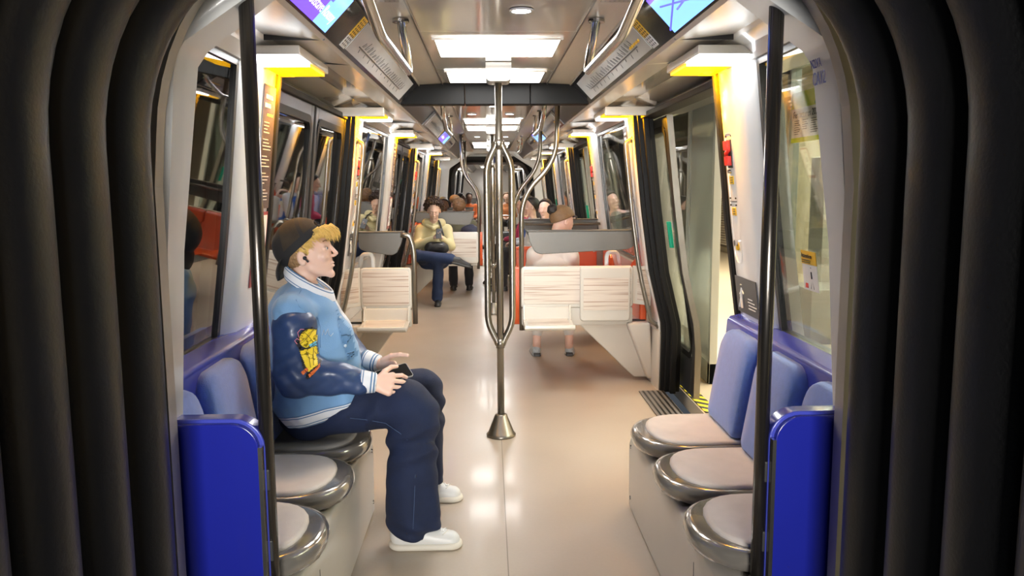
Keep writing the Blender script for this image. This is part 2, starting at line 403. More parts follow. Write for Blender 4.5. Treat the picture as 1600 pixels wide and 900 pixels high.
def hood(s, yo, D, d, lab, real):
    """light hood over a pillar: white diffuser towards the bay, yellow towards the door"""
    loc = (s * .85, D + d * 1.25 + yo, 1.96)
    r = empty('hood_light', loc, lab, 'light', 'yellow and white hood lights over the door pillars')
    def Y(t): return D + d * t + yo
    def bx(x0, x1, t0, t1, z0, z1, m, name, bev=0):
        return MB().box(min(s * x0, s * x1), max(s * x0, s * x1), min(Y(t0), Y(t1)), max(Y(t0), Y(t1)), z0, z1).build(name, m, r, loc=loc, bevel=bev)
    bx(.75, .965, .98, 1.52, 1.972, 2.006, SOFF, 'housing', .004)
    bx(.765, .95, 1.28, 1.51, 1.960, 1.974, LAMPH, 'white_diffuser')
    bx(.765, .95, .99, 1.275, 1.960, 1.974, LAMPY, 'yellow_diffuser')
    if d == 1 or True:
        if d == 1: bx(.73, 1.09, .76, .80, 1.938, 1.995, SOFF, 'end_bar', .004)
    if real:
        area('hood_yellow_glow', (s * .885, Y(1.06), 1.956), .04, .12, 8.5 * real, (1, .42, .0), (0, math.radians(-48) * s, 0), 140)

def ceiling_lamp(yo, y, lab):
    loc = (0, y + yo, 2.155)
    r = empty('ceiling_light', loc, lab, 'light', 'rectangular ceiling light panels')
    MB().box(-.29, .29, y + yo - .24, y + yo + .24, 2.152, 2.158).build('diffuser', LAMP, r, loc=loc)
    f = MB(); a, b = y + yo - .255, y + yo + .255
    for bb in ((-.305, -.29, a, b), (.29, .305, a, b), (-.29, .29, a, a + .015), (-.29, .29, b - .015, b)): f.box(*bb, 2.149, 2.1595)
    f.build('frame', CEIL, r, loc=loc)

def downlight(x, y, lab):
    z = 2.16 if abs(x) < .34 else 2.155
    loc = (x, y, z)
    r = empty('downlight', loc, lab, 'light', 'small round downlights')
    MB().lathe([(.036, -.006), (.036, 0)], loc, 20).build('lens', DOWN, r, loc=loc)
    MB().lathe([(.048, -.003), (.046, -.008), (.037, -.009), (.037, 0), (.048, 0)], loc, 20).build('trim_ring', WHITE, r, loc=loc)

def door_leaf(root, loc, s, yo, ya, yb, xoff, hside, dark=True, grn=False):
    """one sliding leaf between ya..yb"""
    def X(z): return wx(z) + xoff
    fr = MB(); zs = np.linspace(.03, 1.93, 16)
    def bar(y0, y1, za, zb, t=.035):
        rings = []
        for z in np.linspace(za, zb, 10): rings.append([(s * X(z), y0 + yo, z), (s * (X(z) + t), y0 + yo, z), (s * (X(z) + t), y1 + yo, z), (s * X(z), y1 + yo, z)])
        fr.loft(rings)
    w = .085
    bar(ya, ya + w, .03, 1.93); bar(yb - w, yb, .03, 1.93); bar(ya + w, yb - w, .03, .30); bar(ya + w, yb - w, 1.85, 1.93)
    leaf = fr.build('leaf', DARKP, root, loc=loc, bevel=.004)
    g = MB(); rw = [];
    outer = rrect(ya + w - .01, yb - w + .01, .28, 1.87, .07, 6)
    # black gasket ring around the pane
    inner = rrect(ya + w + .03, yb - w - .03, .32, 1.83, .05, 6)
    n = len(outer); gm = MB(); vs = []
    for (y, z) in outer: vs.append((s * (X(z) - .004), y + yo, z))
    for (y, z) in inner: vs.append((s * (X(z) - .004), y + yo, z))
    for (y, z) in inner: vs.append((s * (X(z) + .02), y + yo, z))
    gm.add(vs, [(i, (i + 1) % n, n + (i + 1) % n, n + i) for i in range(n)] + [(n + i, n + (i + 1) % n, 2 * n + (i + 1) % n, 2 * n + i) for i in range(n)])
    gm.build('gasket', BLACKR, leaf, loc=loc)
    zs = np.linspace(.31, 1.84, 12)
    g.loft([[(s * (X(z) + .012), ya + w + .02 + yo, z), (s * (X(z) + .017), ya + w + .02 + yo, z), (s * (X(z) + .017), yb - w - .02 + yo, z), (s * (X(z) + .012), yb - w - .02 + yo, z)] for z in zs])
    g.build('pane', GLASSD if dark else GLASS, leaf, loc=loc)
    # rubber lip on the meeting edge
    lp = MB(); ye = ya if hside < 0 else yb
    lp.loft([[(s * (X(z) - .003), ye - .012 + yo, z), (s * (X(z) + .038), ye - .012 + yo, z), (s * (X(z) + .038), ye + .012 + yo, z), (s * (X(z) - .003), ye + .012 + yo, z)] for z in np.linspace(.03, 1.93, 12)])
    lp.build('meeting_seal', BLACKR if dark else STEEL, leaf, loc=loc)
    if grn:
        z0, z1 = 1.05, 1.23; yh = ye - hside * .16
        MB().loft([[(s * (X(z) - .03), yh - .016 + yo, z), (s * (X(z) - .003), yh - .016 + yo, z), (s * (X(z) - .003), yh + .016 + yo, z), (s * (X(z) - .03), yh + .016 + yo, z)] for z in (z0, (z0 + z1) / 2, z1)]).build('pull_handle', GREEN, leaf, loc=loc, bevel=.004)

def door(s, yo, D, opened, n_lab):
    loc = (s * 1.18, D + yo, 0)
    r = empty(num('door'), loc, n_lab, kind='structure')
    # black moulded jamb following the wall curve on both sides and along the top
    j = MB()
    for d in (-1, 1):
        for (t0, t1, x0, x1) in ((.985, 1.03, -.005, .13), (.955, .985, .02, .13), (.90, .955, .05, .09)):
            j.loft([[(s * (wx(z) + x0), D + d * t0 + yo, z), (s * (wx(z) + x1), D + d * t0 + yo, z), (s * (wx(z) + x1), D + d * t1 + yo, z), (s * (wx(z) + x0), D + d * t1 + yo, z)] for z in [0, .2, .4, .5, .6, .87, 1.1, 1.3, 1.6, 1.97]])
    j.box(min(s * 1.0, s * 1.11), max(s * 1.0, s * 1.11), D - .99 + yo, D + .99 + yo, 1.93, 1.965)
    j.build('jamb', BLACKR, r, loc=loc, bevel=.006)
    # header above
    MB().box(min(s * 1.06, s * 1.3), max(s * 1.06, s * 1.3), D - 1.0 + yo, D + 1.0 + yo, 1.965, 2.04).build('header', DARKP, r, loc=loc)
    th = MB().box(min(s * 1.20, s * 1.02), max(s * 1.20, s * 1.02), D - .98 + yo, D + .98 + yo, 0, .008)
    th.build('threshold_plate', THRESH, r, loc=loc, bevel=.002)
    if not opened:
        door_leaf(r, loc, s, yo, D - .95, D - .003, .055, 1, True)
        door_leaf(r, loc, s, yo, D + .003, D + .95, .055, -1, True)
    else:
        if yo or D > 5: door_leaf(r, loc, s, yo, D - 1.70, D - .80, .155, 1, False, True)
        door_leaf(r, loc, s, yo, D + .66, D + 1.60, .155, -1, False, True)
THRESH = grille_mat('ribbed_threshold', (.30, .29, .28), (.05, .05, .05), 0, .035, .45, .35, .6)

def handrail(s, yo, D, d, lab):
    y = D + d * 1.12 + yo
    loc = (s * wx(.9), y, .45)
    r = empty('door_handrail', loc, lab, 'handrail', 'vertical handrails on the door pillars')
    pts = [(s * (wx(.46) - .005), y, .46), (s * (wx(.50) - .05), y, .49)] + [(s * (wx(z) - .055), y, z) for z in np.linspace(.62, 1.72, 8)] + [(s * (wx(1.78) - .05), y, 1.78), (s * (wx(1.80) - .0), y, 1.80)]
    MB().tube(fillet(pts, .03, 4), .0165, 12).build('rail', STEEL, r, smooth=True, loc=loc)
    for z in (.46, 1.80):
        MB().tube([(s * (wx(z) + .01), y, z), (s * (wx(z) - .012), y, z)], .024, 14).build('flange', STEEL, r, smooth=True, loc=loc)

def portal(yp, d, lab):
    """moulded light grey end frame; d=+1 at the near end (frame depth grows into the carriage), -1 at the far end"""
    inn = [(.905, 0), (.91, .45), (.90, .87), (.888, 1.31), (.842, 1.80), (.815, 1.84), (.41, 2.10), (.34, 2.115)]
    out = [(1.26, 0), (1.26, .45), (1.26, .87), (1.24, 1.31), (1.22, 1.9), (1.15, 2.2), (.6, 2.3), (.34, 2.3)]
    def depth(z): return float(np.interp(z, [0, .87, 1.9, 2.1], [.05, .085, .19, .12]))
    m = MB()
    path = [(x, z) for x, z in inn] + [(-x + (.016 if x > .5 else 0), z) for x, z in reversed(inn)]
    pout = [(x, z) for x, z in out] + [(-x, z) for x, z in reversed(out)]
    A = [(x, yp, z) for x, z in pout]; B = [(x + (.018 if x > 0 else -.018), yp, z + (.014 if z > 1.8 else 0)) for x, z in path]
    B2 = [(x, yp + d * .016, z) for x, z in path]
    C = [(x * (1.0 if abs(x) > .8 else 1.0), yp + d * (depth(z) if abs(x) > .5 else .12), z) for x, z in path]
    E_ = [(x * 1.0 + (.03 if x > 0 else -.03), yp + d * (depth(z) + .01 if abs(x) > .5 else .13), z + (.03 if z > 1.8 else 0)) for x, z in path]
    G = [(x, yp + d * (depth(z) + .01), z) for x, z in pout]
    m.grid([A, B, B2, C, E_, G])
    o = m.build(num('trim'), WHITE, smooth=True); sharp_by_angle(o, 38); tag(o, lab, kind='structure')
    return o

def bellows(ya, yb, n, lab):
    """ribbed black rubber walls of the gangway: each convolution is a tube bent round the passage"""
    loc = (0, ya, 0)
    r = empty('gangway_bellows', loc, lab, 'gangway', kind=None)
    path = [(.925, 0), (.925, 1.48)]
    cx, cz, R = .55, 1.56, .375
    for k in range(0, 13):
        a = math.radians(90 * k / 12); path.append((cx + R * math.cos(a), cz + R * math.sin(a) * 1.35))
    path = path + [(-x, z) for x, z in reversed(path)]
    N = len(path)
    # normals (outwards)
    nr = []
    for i in range(N):
        a = Vector(path[max(i - 1, 0)]); b = Vector(path[min(i + 1, N - 1)]); t = (b - a).normalized(); nr.append((t.y, -t.x))
    mb = MB(); step = (yb - ya) / n; rows = []
    M_ = n * 20
    for k in range(M_ + 1):
        ph = k / 20.0; y = ya + step * ph; u = ph % 1.0
        # full, round crests with narrow deep valleys between
        c = math.sqrt(max(0.0, 1 - (2 * u - 1) ** 2)) ** .8
        off = -.125 * c
        rows.append([(p[0] + nr[i][0] * off, y, p[1] + nr[i][1] * off) for i, p in enumerate(path)])
    mb.grid(rows)
    mb.build('ribbed_skin', BELLOW, r, smooth=True, loc=loc, recalc=False)
    MB().box(-1.0, 1.0, ya, yb, -.06, -.004).build('bridge_plate', THRESH, r, loc=loc)
    return r

def flange(yp, d):
    m = MB()
    pi = [(.865, -.04), (.865, 1.48)] + [(.50 + .355 * math.cos(math.radians(a)), 1.56 + .5 * math.sin(math.radians(a))) for a in range(5, 91, 8)]
    po = [(x * 1.0 + .42, z) for x, z in pi[:3]] + [(.6 + .72 * math.cos(math.radians(a)), 1.5 + 1.0 * math.sin(math.radians(a))) for a in range(13, 91, 8)]
    pi = pi + [(-x, z) for x, z in reversed(pi)]; po = po[:len(pi) // 2]; po = po + [(-x, z) for x, z in reversed(po)]
    A = [(x, yp, z) for x, z in po]; B = [(x, yp, z) for x, z in pi]; C = [(x, yp + d * .05, z) for x, z in pi]; E_ = [(x, yp + d * .05, z) for x, z in po]
    m.grid([A, B, C, E_]); o = m.build(num('trim'), BEIGE, smooth=False); tag(o, 'matt grey flange between the black bellows and the end frame', kind='structure')

floor(0); ceiling(0); floor(NEXT); ceiling(NEXT)
for yo in (0, NEXT):
    for s in (-1, 1):
        walls(s, yo)
PL = {-1: 'nearest', 1: 'far'}
ordn = ['first', 'second', 'third']
for yo in (0, NEXT):
    car = '' if yo == 0 else ' in the next carriage'
    for s in (-1, 1):
        side = NAMES[s]
        window(s, yo, Y0 + .12, 3.15, s < 0); window(s, yo, 6.09, 7.73, s < 0); window(s, yo, 10.67, 12.31, s < 0)
        if yo == 0: window(s, yo, 15.25, 16.28, s < 0)
        for i, D in enumerate(DOORS):
            door(s, yo, D, s > 0, '%s doorway on the %s%s, %s' % (ordn[i], side, car, 'leaves slid open to the platform' if s > 0 else 'black-framed leaves closed'))
            for d in (-1, 1):
                nm = 'near' if d < 0 else 'far'
                pillar(s, yo, D, d, 'white leaning pillar on the %s side of the %s %s door%s' % (nm, ordn[i], side, car))
                hood(s, yo, D, d, 'yellow and white hood light, %s pillar of the %s %s door%s' % (nm, ordn[i], side, car), 1.0 if yo == 0 and i == 0 else (1.0 if yo == 0 else 0))
            if yo == 0 or i == 0: handrail(s, yo, D, 1, 'vertical steel handrail on the far pillar of the %s %s door%s' % (ordn[i], side, car))
    for i, D in enumerate(DOORS):
        ceiling_lamp(yo, D - .55, 'bright ceiling panel on the camera side of the %s pole fixture%s' % (ordn[i], car))
        ceiling_lamp(yo, D + .51, 'bright ceiling panel just beyond the %s pole fixture%s' % (ordn[i], car))
portal(Y0, 1, 'light grey moulded end frame nearest the camera')
portal(Y1, -1, 'end frame at the far gangway of this carriage')
tag(MB().box(-1.2, 1.2, Y1 + NEXT, Y1 + NEXT + .05, 0, 2.2).build('wall_end', BEIGE), kind='structure')
portal(Y0 + NEXT, 1, 'end frame where the next carriage begins')
flange(Y0 - .055, 1)
bellows(.65, 1.91, 6, 'black ribbed rubber gangway bellows framing the view on both sides')
bellows(Y1 + .02, Y0 + NEXT - .02, 7, 'dark gangway bellows far down the train')
for x, y, l in [(.085, 3.22, 'single round downlight nearest the camera, before the first light panel'), (0.0, 7.0, 'round downlight at the centre, first beyond the charcoal bulkhead'),
                (-.2, 7.75, 'left downlight of the pair behind the centre one'), (.16, 7.75, 'right downlight of the pair behind the centre one'),
                (.27, 8.2, 'rightmost small downlight before the second door'), (.23, 9.9, 'small downlight right, beyond the second pole'), (-.25, 9.9, 'small downlight left, beyond the second pole'),
                (-.2, 11.3, 'left downlight ahead of the third door'), (.2, 11.3, 'right downlight ahead of the third door'), (0, 12.2, 'farthest centre downlight before the third door')]:
    downlight(x, y, l)

# charcoal bulkhead across the ceiling
mb = MB(); loc = (0, 5.5, 2.02)
r = empty('ceiling_bulkhead', loc, 'charcoal trapezoid bulkhead hanging across the ceiling', 'bulkhead')
mb.prism([(-.342, 2.159), (-.50, 2.151), (-.585, 2.125), (-.66, 2.022), (-.205, 2.022), (-.205, 2.159)], 5.475, 5.60, 'y').build('left_panel', BAND, r, bevel=.004, loc=loc)
MB().prism([(-.2, 2.159), (-.2, 2.022), (.235, 2.022), (.235, 2.159)], 5.475, 5.60, 'y').build('centre_panel', BAND, r, bevel=.004, loc=loc)
MB().prism([(.342, 2.159), (.50, 2.151), (.585, 2.125), (.66, 2.022), (.24, 2.022), (.24, 2.159)], 5.475, 5.60, 'y').build('right_panel', BAND, r, bevel=.004, loc=loc)

# ---------------------------------------------------------------- platform and tunnel outside
tag(MB().box(1.36, 9, -6, 34, -.12, -.02).build('floor_platform', mat('platform_tiles', (.66, .56, .40), .35, var=.05)), 'pale tiled platform floor outside the right doors', kind='structure')
pw = MB().box(5.2, 5.3, -6, 34, -.02, 3.4); tag(pw.build('wall_platform', mat('platform_wall_cream', (.68, .57, .38), .5, var=.05)), 'cream platform wall', kind='structure')
tag(MB().box(1.3, 5.3, -6, 34, 3.3, 3.4).build('ceiling_platform', mat('platform_ceiling', (.5, .48, .42), .5)), kind='structure')
lv = MB()
lv.box(5.1, 5.19, 15.4, 19.4, .12, 2.7)
for i in range(46): lv.obox((5.07, 17.4, .2 + i * .053), [(0, 1, 0), (1, 0, .7), (-.7, 0, 1)], (1.95, .03, .005), 1)
tag(lv.build('louvre_grille', [mat('louvre_shadow', (.25, .2, .14), .6), mat('louvre_slats', (.72, .63, .48), .4)]), 'cream slatted ventilation louvre on the platform wall, seen through the open door', 'louvre')
tag(MB().box(-2.6, -2.5, -6, 34, -1, 4).build('wall_tunnel', mat('tunnel_concrete', (.05, .05, .05), .8)), 'dark tunnel wall outside the left windows', kind='structure')
# platform screen doors
def screen(y0, y1, solid, lab):
    loc = (1.62, (y0 + y1) / 2, 0)
    r = empty('platform_screen', loc, lab, 'platform screen')
    fr = MB()
    for a in ((y0, y0 + .05), (y1 - .05, y1)): fr.box(1.60, 1.66, a[0], a[1], -.02, 2.35)
    fr.box(1.60, 1.66, y0, y1, 2.1, 2.35); fr.box(1.60, 1.66, y0, y1, -.02, .14)
    fr.build('frame', mat('screen_frame_grey', (.50, .52, .49), .35, metal=.2), r, loc=loc, bevel=.004)
    if solid: MB().box(1.605, 1.65, y0 + .05, y1 - .05, .14, 2.1).build('solid_panel', mat('screen_panel_grey_green', (.50, .53, .49), .22, coat=.5), r, loc=loc)
    else: MB().box(1.625, 1.633, y0 + .05, y1 - .05, .14, 2.1).build('glass_pane', GLASSP, r, loc=loc)
    return r
screen(5.86, 6.6, True, 'grey-green solid panel of the platform screen seen through the open right door')
screen(2.9, 4.46, False, 'glazed platform screen with a lime notice outside the nearest right window')
screen(1.2, 2.88, False, 'glazed platform screen nearest the camera, mostly hidden by the end frame')
screen(6.62, 9.0, False, 'glazed platform screen outside the window behind the hooded woman')
screen(10.6, 13.6, False, 'glazed platform screen beyond the second right door')
MB2 = MB()
loc = (1.615, 4.2, 1.83)
r = empty('platform_notice', loc, 'lime and white closure notice stuck to the platform glass', 'notice')
MB().box(1.612, 1.6235, 3.90, 4.405, 1.70, 1.965).build('sheet', WHT, r, loc=loc)
MB().box(1.610, 1.612, 3.90, 4.405, 1.88, 1.965).build('lime_header', LIME, r, loc=loc)
MB().box(1.610, 1.612, 3.90, 4.405, 1.70, 1.725).build('lime_footer', LIME, r, loc=loc)
for i in range(4): MB().add([(1.609, 4.10 - i * .045, 1.885), (1.609, 4.09 - i * .045, 1.885), (1.609, 4.065 - i * .045, 1.95), (1.609, 4.082 - i * .045, 1.95)], [(0, 1, 2, 3)]).build('slanted_stripe', mat('print_green', (.05, .3, .12), .5), r, loc=loc)
o = text('headline', 'Fermetures 2023', .05, INK, rel(loc, (1.6095, 4.38, 1.83)), (0, -1, 0), (0, 0, 1), r)
ln = MB()
for c in range(4):
    for k in range(7 - c % 2 * 2): ln.box(1.6092, 1.6118, 4.36 - c * .11 - random.uniform(.05, .09), 4.36 - c * .11, 1.812 - k * .0115, 1.8155 - k * .0115)
ln.build('text_lines', INK, r, loc=loc)
loc = (3.2, 8.2, -.02)
r = empty('platform_cabinet', loc, 'grey service cabinet standing on the platform beyond the nearest right window', 'cabinet')
MB().box(2.95, 3.6, 7.3, 7.9, -.02, .50).build('low_box', mat('cabinet_grey', (.23, .22, .2), .4), r, loc=loc, bevel=.01)
MB().box(3.3, 3.9, 7.95, 8.3, -.02, 1.75).build('tall_box', mat('cabinet_light_grey', (.38, .36, .31), .4), r, loc=loc, bevel=.01)
# hazard stripes on the platform edge by the open door
hz = MB().box(1.37, 1.46, 5.1, 6.3, -.018, -.012)
o = hz.build('hazard_strip', None or mat('hazard_yellow_black', (.85, .7, .02), .5), loc=(1.4, 5.7, -.015))
nt = MATS['hazard_yellow_black'].node_tree; b = nt.nodes['Principled BSDF']
tc = nt.nodes.new('ShaderNodeTexCoord'); wv = nt.nodes.new('ShaderNodeTexWave'); wv.wave_type = 'BANDS'; wv.bands_direction = 'DIAGONAL'; wv.inputs['Scale'].default_value = 5
cr = nt.nodes.new('ShaderNodeValToRGB'); cr.color_ramp.interpolation = 'CONSTANT'; cr.color_ramp.elements[0].color = (.02, .02, .02, 1); cr.color_ramp.elements[1].position = .5; cr.color_ramp.elements[1].color = (.85, .75, .02, 1)
nt.links.new(tc.outputs['Object'], wv.inputs[0]); nt.links.new(wv.outputs[0], cr.inputs[0]); nt.links.new(cr.outputs[0], b.inputs['Base Color'])
tag(o, 'yellow and black hazard strip on the platform edge at the open door', 'hazard strip')

# ---------------------------------------------------------------- side benches
def seat_outline(yc, hw=.232, xb=1.0, xs=.80, xf=.552, n=14):
    pts = [(xb, yc - hw)]
    pts.append((xs + .06, yc - hw))
    for k in range(n + 1):
        a = math.radians(-90 + 180 * k / n)
        ca = abs(math.cos(a)) ** .85; sa = math.copysign(abs(math.sin(a)) ** .85, math.sin(a))
        pts.append((xs - (xs - xf) * ca, yc + hw * sa))
    pts.append((xs + .06, yc + hw)); pts.append((xb, yc + hw)); return pts
def bench(s, ycs, y0, y1, lab, dark=()):
    loc = (s * .85, (y0 + y1) / 2, 0)
    r = empty('side_bench', loc, lab, 'bench')
    pl = MB().prism([(.587, 0), (.585, .30), (.60, .355), (.64, .372), (1.08, .372), (1.16, 0)] if s > 0 else [(-.587, 0), (-.585, .30), (-.60, .355), (-.64, .372), (-1.08, .372), (-1.16, 0)], y0, y1, 'y')
    p = pl.build('plinth', BEIGE, r, loc=loc, bevel=.012)
    sc = MB()
    for (yy, zz) in ((y1 - .05, .30), (y1 - .05, .06), (y0 + .12, .30)):
        sc.tube([(s * .59, yy, zz), (s * .582, yy, zz)], .009, 12)
    sc.build('screw', DSTEEL, p, loc=loc)
    MB().box(min(s * .584, s * .60), max(s * .584, s * .60), y0 + .24, y0 + .243, .0, .30).build('panel_joint', DARKP, p, loc=loc)
    # sloping brackets under the seat fronts
    for k, yc in enumerate(ycs):
        ol = seat_outline(yc)
        rim = MB(); rings = []
        cen = (.82, yc)
        for (g, z) in ((.90, .372), (.97, .382), (1.0, .402), (1.0, .418), (.985, .432), (.955, .440), (.90, .442)):
            rings.append([(s * (cen[0] + (x - cen[0]) * (g if x < .99 else 1)), cen[1] + (y - cen[1]) * (g * .5 + .5 if x > .8 else g), z) for x, y in ol])
        rim.loft(rings); st = rim.build('seat_rim', RIM, r, smooth=True, loc=loc); sharp_by_angle(st, 60)
        inn = seat_outline(yc, .205, .99, .80, .615)
        cu = MB(); rings = []
        for (g, z) in ((1.0, .438), (1.0, .446), (.985, .452), (.93, .456), (.6, .452), (.2, .449)):
            rings.append([(s * (cen[0] + (x - cen[0]) * g), cen[1] + (y - cen[1]) * g, z) for x, y in inn])
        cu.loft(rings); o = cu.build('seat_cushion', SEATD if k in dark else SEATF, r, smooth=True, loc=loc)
        if k in dark: o['label'] = 'dark grey seat cushion'
        # backrest cushion
        b = MB(); rings = []
        base = rrect(yc - .195, yc + .195, .455, .855, [.09, .09, .03, .03], 6); cy, cz = yc, .65
        def px(z): return float(np.interp(z, [.44, .86], [.955, 1.025]))
        for (g, t) in ((1.0, 0), (1.0, .035), (.97, .052), (.90, .06), (.55, .064), (.15, .062)):
            rings.append([(s * (px(cz + (z - cz) * g) - t + .02), cy + (y - cy) * g, cz + (z - cz) * g) for y, z in base])
        b.loft(rings); b.build('backrest_cushion', BLUEF, r, smooth=True, loc=loc)
    sh = MB().prism([(s * 1.0, .372), (s * 1.035, .87), (s * 1.05, .885), (s * 1.125, .90), (s * 1.084, .86), (s * 1.084, .372)], y0 - .0, y1 + .04, 'y')
    sh.build('back_shell', BLUES, r, loc=loc, bevel=.008)
    return r
ycs = (3.285, 2.815, 2.345)
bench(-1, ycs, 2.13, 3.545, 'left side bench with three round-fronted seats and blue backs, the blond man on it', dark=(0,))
bench(1, ycs, 2.13, 3.545, 'empty right side bench with three round-fronted beige seats and light blue cushions')
bench(-1, (14.95, 15.42, 15.89), 14.9, 16.2, 'far left side bench before the far gangway')
bench(1, (14.95, 15.42, 15.89), 14.9, 16.2, 'far right side bench before the far gangway')

def partition(s, sh, lab):
    loc = (s * .88, 2.12, .25)
    r = empty('partition_panel', loc, lab, 'panel', None)
    xi, xo = .685 + sh, 1.08
    ol = rrect(xi, xo, .22, .862, [.004, .07, .09, .004] if True else .05, 7)
    m = MB().prism([(s * x, z) for x, z in ol], 2.06, 2.125, 'y'); m.build('blue_board', BLUE, r, loc=loc, bevel=.010, segs=3)
    ol2 = rrect(xi - .012, xo, .23, .872, [.004, .08, .09, .004], 7)
    m = MB().prism([(s * x, z) for x, z in ol2], 2.075, 2.128, 'y'); m.build('lighter_edge', BLUES, r, loc=loc, bevel=.012, segs=3)
    cl = MB()
    for z in (.50, .70):
        MB().box(min(s * (xi + .005), s * (xi - .02)), max(s * (xi + .005), s * (xi - .02)), 2.08, 2.12, z - .03, z + .03).build('pole_clamp', DARKP, r, loc=loc, bevel=.004)
    MB().box(min(s * (xi - .01), s * (xi + .0)), max(s * (xi - .01), s * (xi + .0)), 2.05, 2.07, .40, .80).build('edge_strip', CHROME, r, loc=loc)
partition(-1, -.022, 'royal blue partition panel at the end of the left bench')
partition(1, .03, 'royal blue partition panel at the end of the right bench')
for s, x, lab in ((-1, -.653, 'dark upright pole beside the left blue partition'), (1, .692, 'dark upright pole beside the right blue partition')):
    loc = (x, 2.1, .38)
    r = empty('upright_pole', loc, lab, 'pole')
    MB().tube([(x, 2.1, .378), (x, 2.1, 2.04)], .0195, 16).build('shaft', DSTEEL, r, smooth=True, loc=loc)
    MB().lathe([(.034, 0), (.032, .01), (.02, .016), (.017, .03)], (x, 2.1, .372), 20).build('foot_collar', DSTEEL, r, smooth=True, loc=loc)
    # plinth nose that carries the pole
    nose = MB(); rings = []
    cx = s * (abs(x) + .03)
    for (g, z) in ((1, 0), (1, .34), (.96, .365), (.8, .376), (.3, .378)):
        rings.append([(cx + s * (-.12 * g) * math.cos(a) if False else cx + .125 * g * math.cos(a), 2.075 + .05 * g * math.sin(a), z) for a in [math.radians(k * 18) for k in range(20)]])
    nose.loft(rings); nose.build('foot_mount', BEIGE, r, smooth=True, loc=loc)

# ---------------------------------------------------------------- poles and grab loops
def triple_pole(x, y, lab, full=True):
    loc = (x, y, 0)
    r = empty('grab_pole', loc, lab, 'pole', 'triple grab poles in the door areas')
    MB().tube([(x, y, .08), (x, y, 2.15)], .0205, 16).build('shaft', STEEL, r, smooth=True, loc=loc)
    for a in (180, 0, 90):
        c, q = math.cos(math.radians(a)), math.sin(math.radians(a)); R = .072
        pts = fillet([(x + c * .012, y + q * .012, .55), (x + c * .02, y + q * .02, .575), (x + c * R, y + q * R, .68), (x + c * R, y + q * R, 1.60), (x + c * .02, y + q * .02, 1.705), (x + c * .012, y + q * .012, 1.73)], .09, 8)
        MB().tube(pts, .019, 14).build('bow_rail', STEEL, r, smooth=True, loc=loc)
    for z in (.545, 1.70): MB().tube([(x, y, z - .012), (x, y, z + .04)], .026, 16).build('joint_collar', STEEL, r, smooth=True, loc=loc)
    MB().lathe([(.086, 0), (.088, .012), (.078, .02), (.036, .128), (.030, .134), (.02, .135)], loc, 28).build('base_cone', STEEL, r, smooth=True, loc=loc)
    hd = rrect(-.072, .072, 2.055, 2.158, [.002, .002, .028, .028], 5)
    MB().prism([(x + a, z) for a, z in hd], y - .09, y + .09, 'y').build('ceiling_fixture', mat('translucent_grey_fixture', (.62, .62, .60), .22, coat=.5), r, loc=loc, bevel=.008)
    return r
triple_pole(.012, 4.63, 'triple steel grab pole nearest the camera in the middle of the aisle')
triple_pole(.0, 9.2, 'second triple grab pole directly behind the nearest one')
triple_pole(.0, 13.78, 'third triple grab pole far down the aisle')
def grab_loop(x, yo, lab):
    loc = (x, 3.0 + yo, 2.15)
    r = empty('ceiling_grab_loop', loc, lab, 'grab rail', 'chrome loops under the ceiling')
    pts = fillet([(x, 3.38 + yo, 2.155), (x, 3.69 + yo, 1.985), (x, 2.72 + yo, 1.975), (x, 2.35 + yo, 2.05), (x, 2.2 + yo, 2.155)], .06, 6)
    MB().tube(pts, .019, 16).build('loop', CHROME, r, smooth=True, loc=loc)
    for yy in (3.38, 2.2): MB().lathe([(.034, -.012), (.034, 0)], (x, yy + yo, 2.153), 18).build('ceiling_plate', CHROME, r, smooth=False, loc=loc)
for s in (-1, 1):
    n = NAMES[s]
    grab_loop(s * .40, 0, 'large chrome grab loop under the ceiling on the %s, nearest the camera' % n)
    grab_loop(s * .42, 4.5, 'second chrome grab loop on the %s, beyond the bulkhead' % n)
    grab_loop(s * .42, 8.9, 'third chrome grab loop on the %s, far down the ceiling' % n)
def bent_pole(pts, lab, rad=.019):
    loc = tuple(pts[-1]); r = empty('bent_pole', loc, lab, 'pole', 'bent poles rising from the seats')
    MB().tube(fillet(pts, .16, 8), rad, 14).build('tube', STEEL, r, smooth=True, loc=loc)
    MB().lathe([(.036, -.012), (.036, 0)], (pts[0][0], pts[0][1], pts[0][2]), 18).build('ceiling_plate', STEEL, r, loc=loc)
bent_pole([(.46, 5.93, 2.15), (.45, 5.93, 1.66), (.192, 5.93, 1.40), (.192, 5.93, .40)], 'bent steel pole rising from the nearest right seats to the ceiling')
bent_pole([(.43, 7.35, 2.15), (.42, 7.35, 1.66), (.18, 7.35, 1.38), (.18, 7.35, .40)], 'bent steel pole behind the woman in the white hoodie')
bent_pole([(-.40, 10.45, 2.15), (-.39, 10.45, 1.64), (-.175, 10.45, 1.38), (-.19, 10.45, .40)], 'bent steel pole at the aisle edge of the curly-haired man\'s seats')
bent_pole([(-.40, 12.2, 2.15), (-.39, 12.2, 1.64), (-.175, 12.2, 1.38), (-.19, 12.2, .40)], 'bent steel pole at the far end of the left seat group beyond the second door')

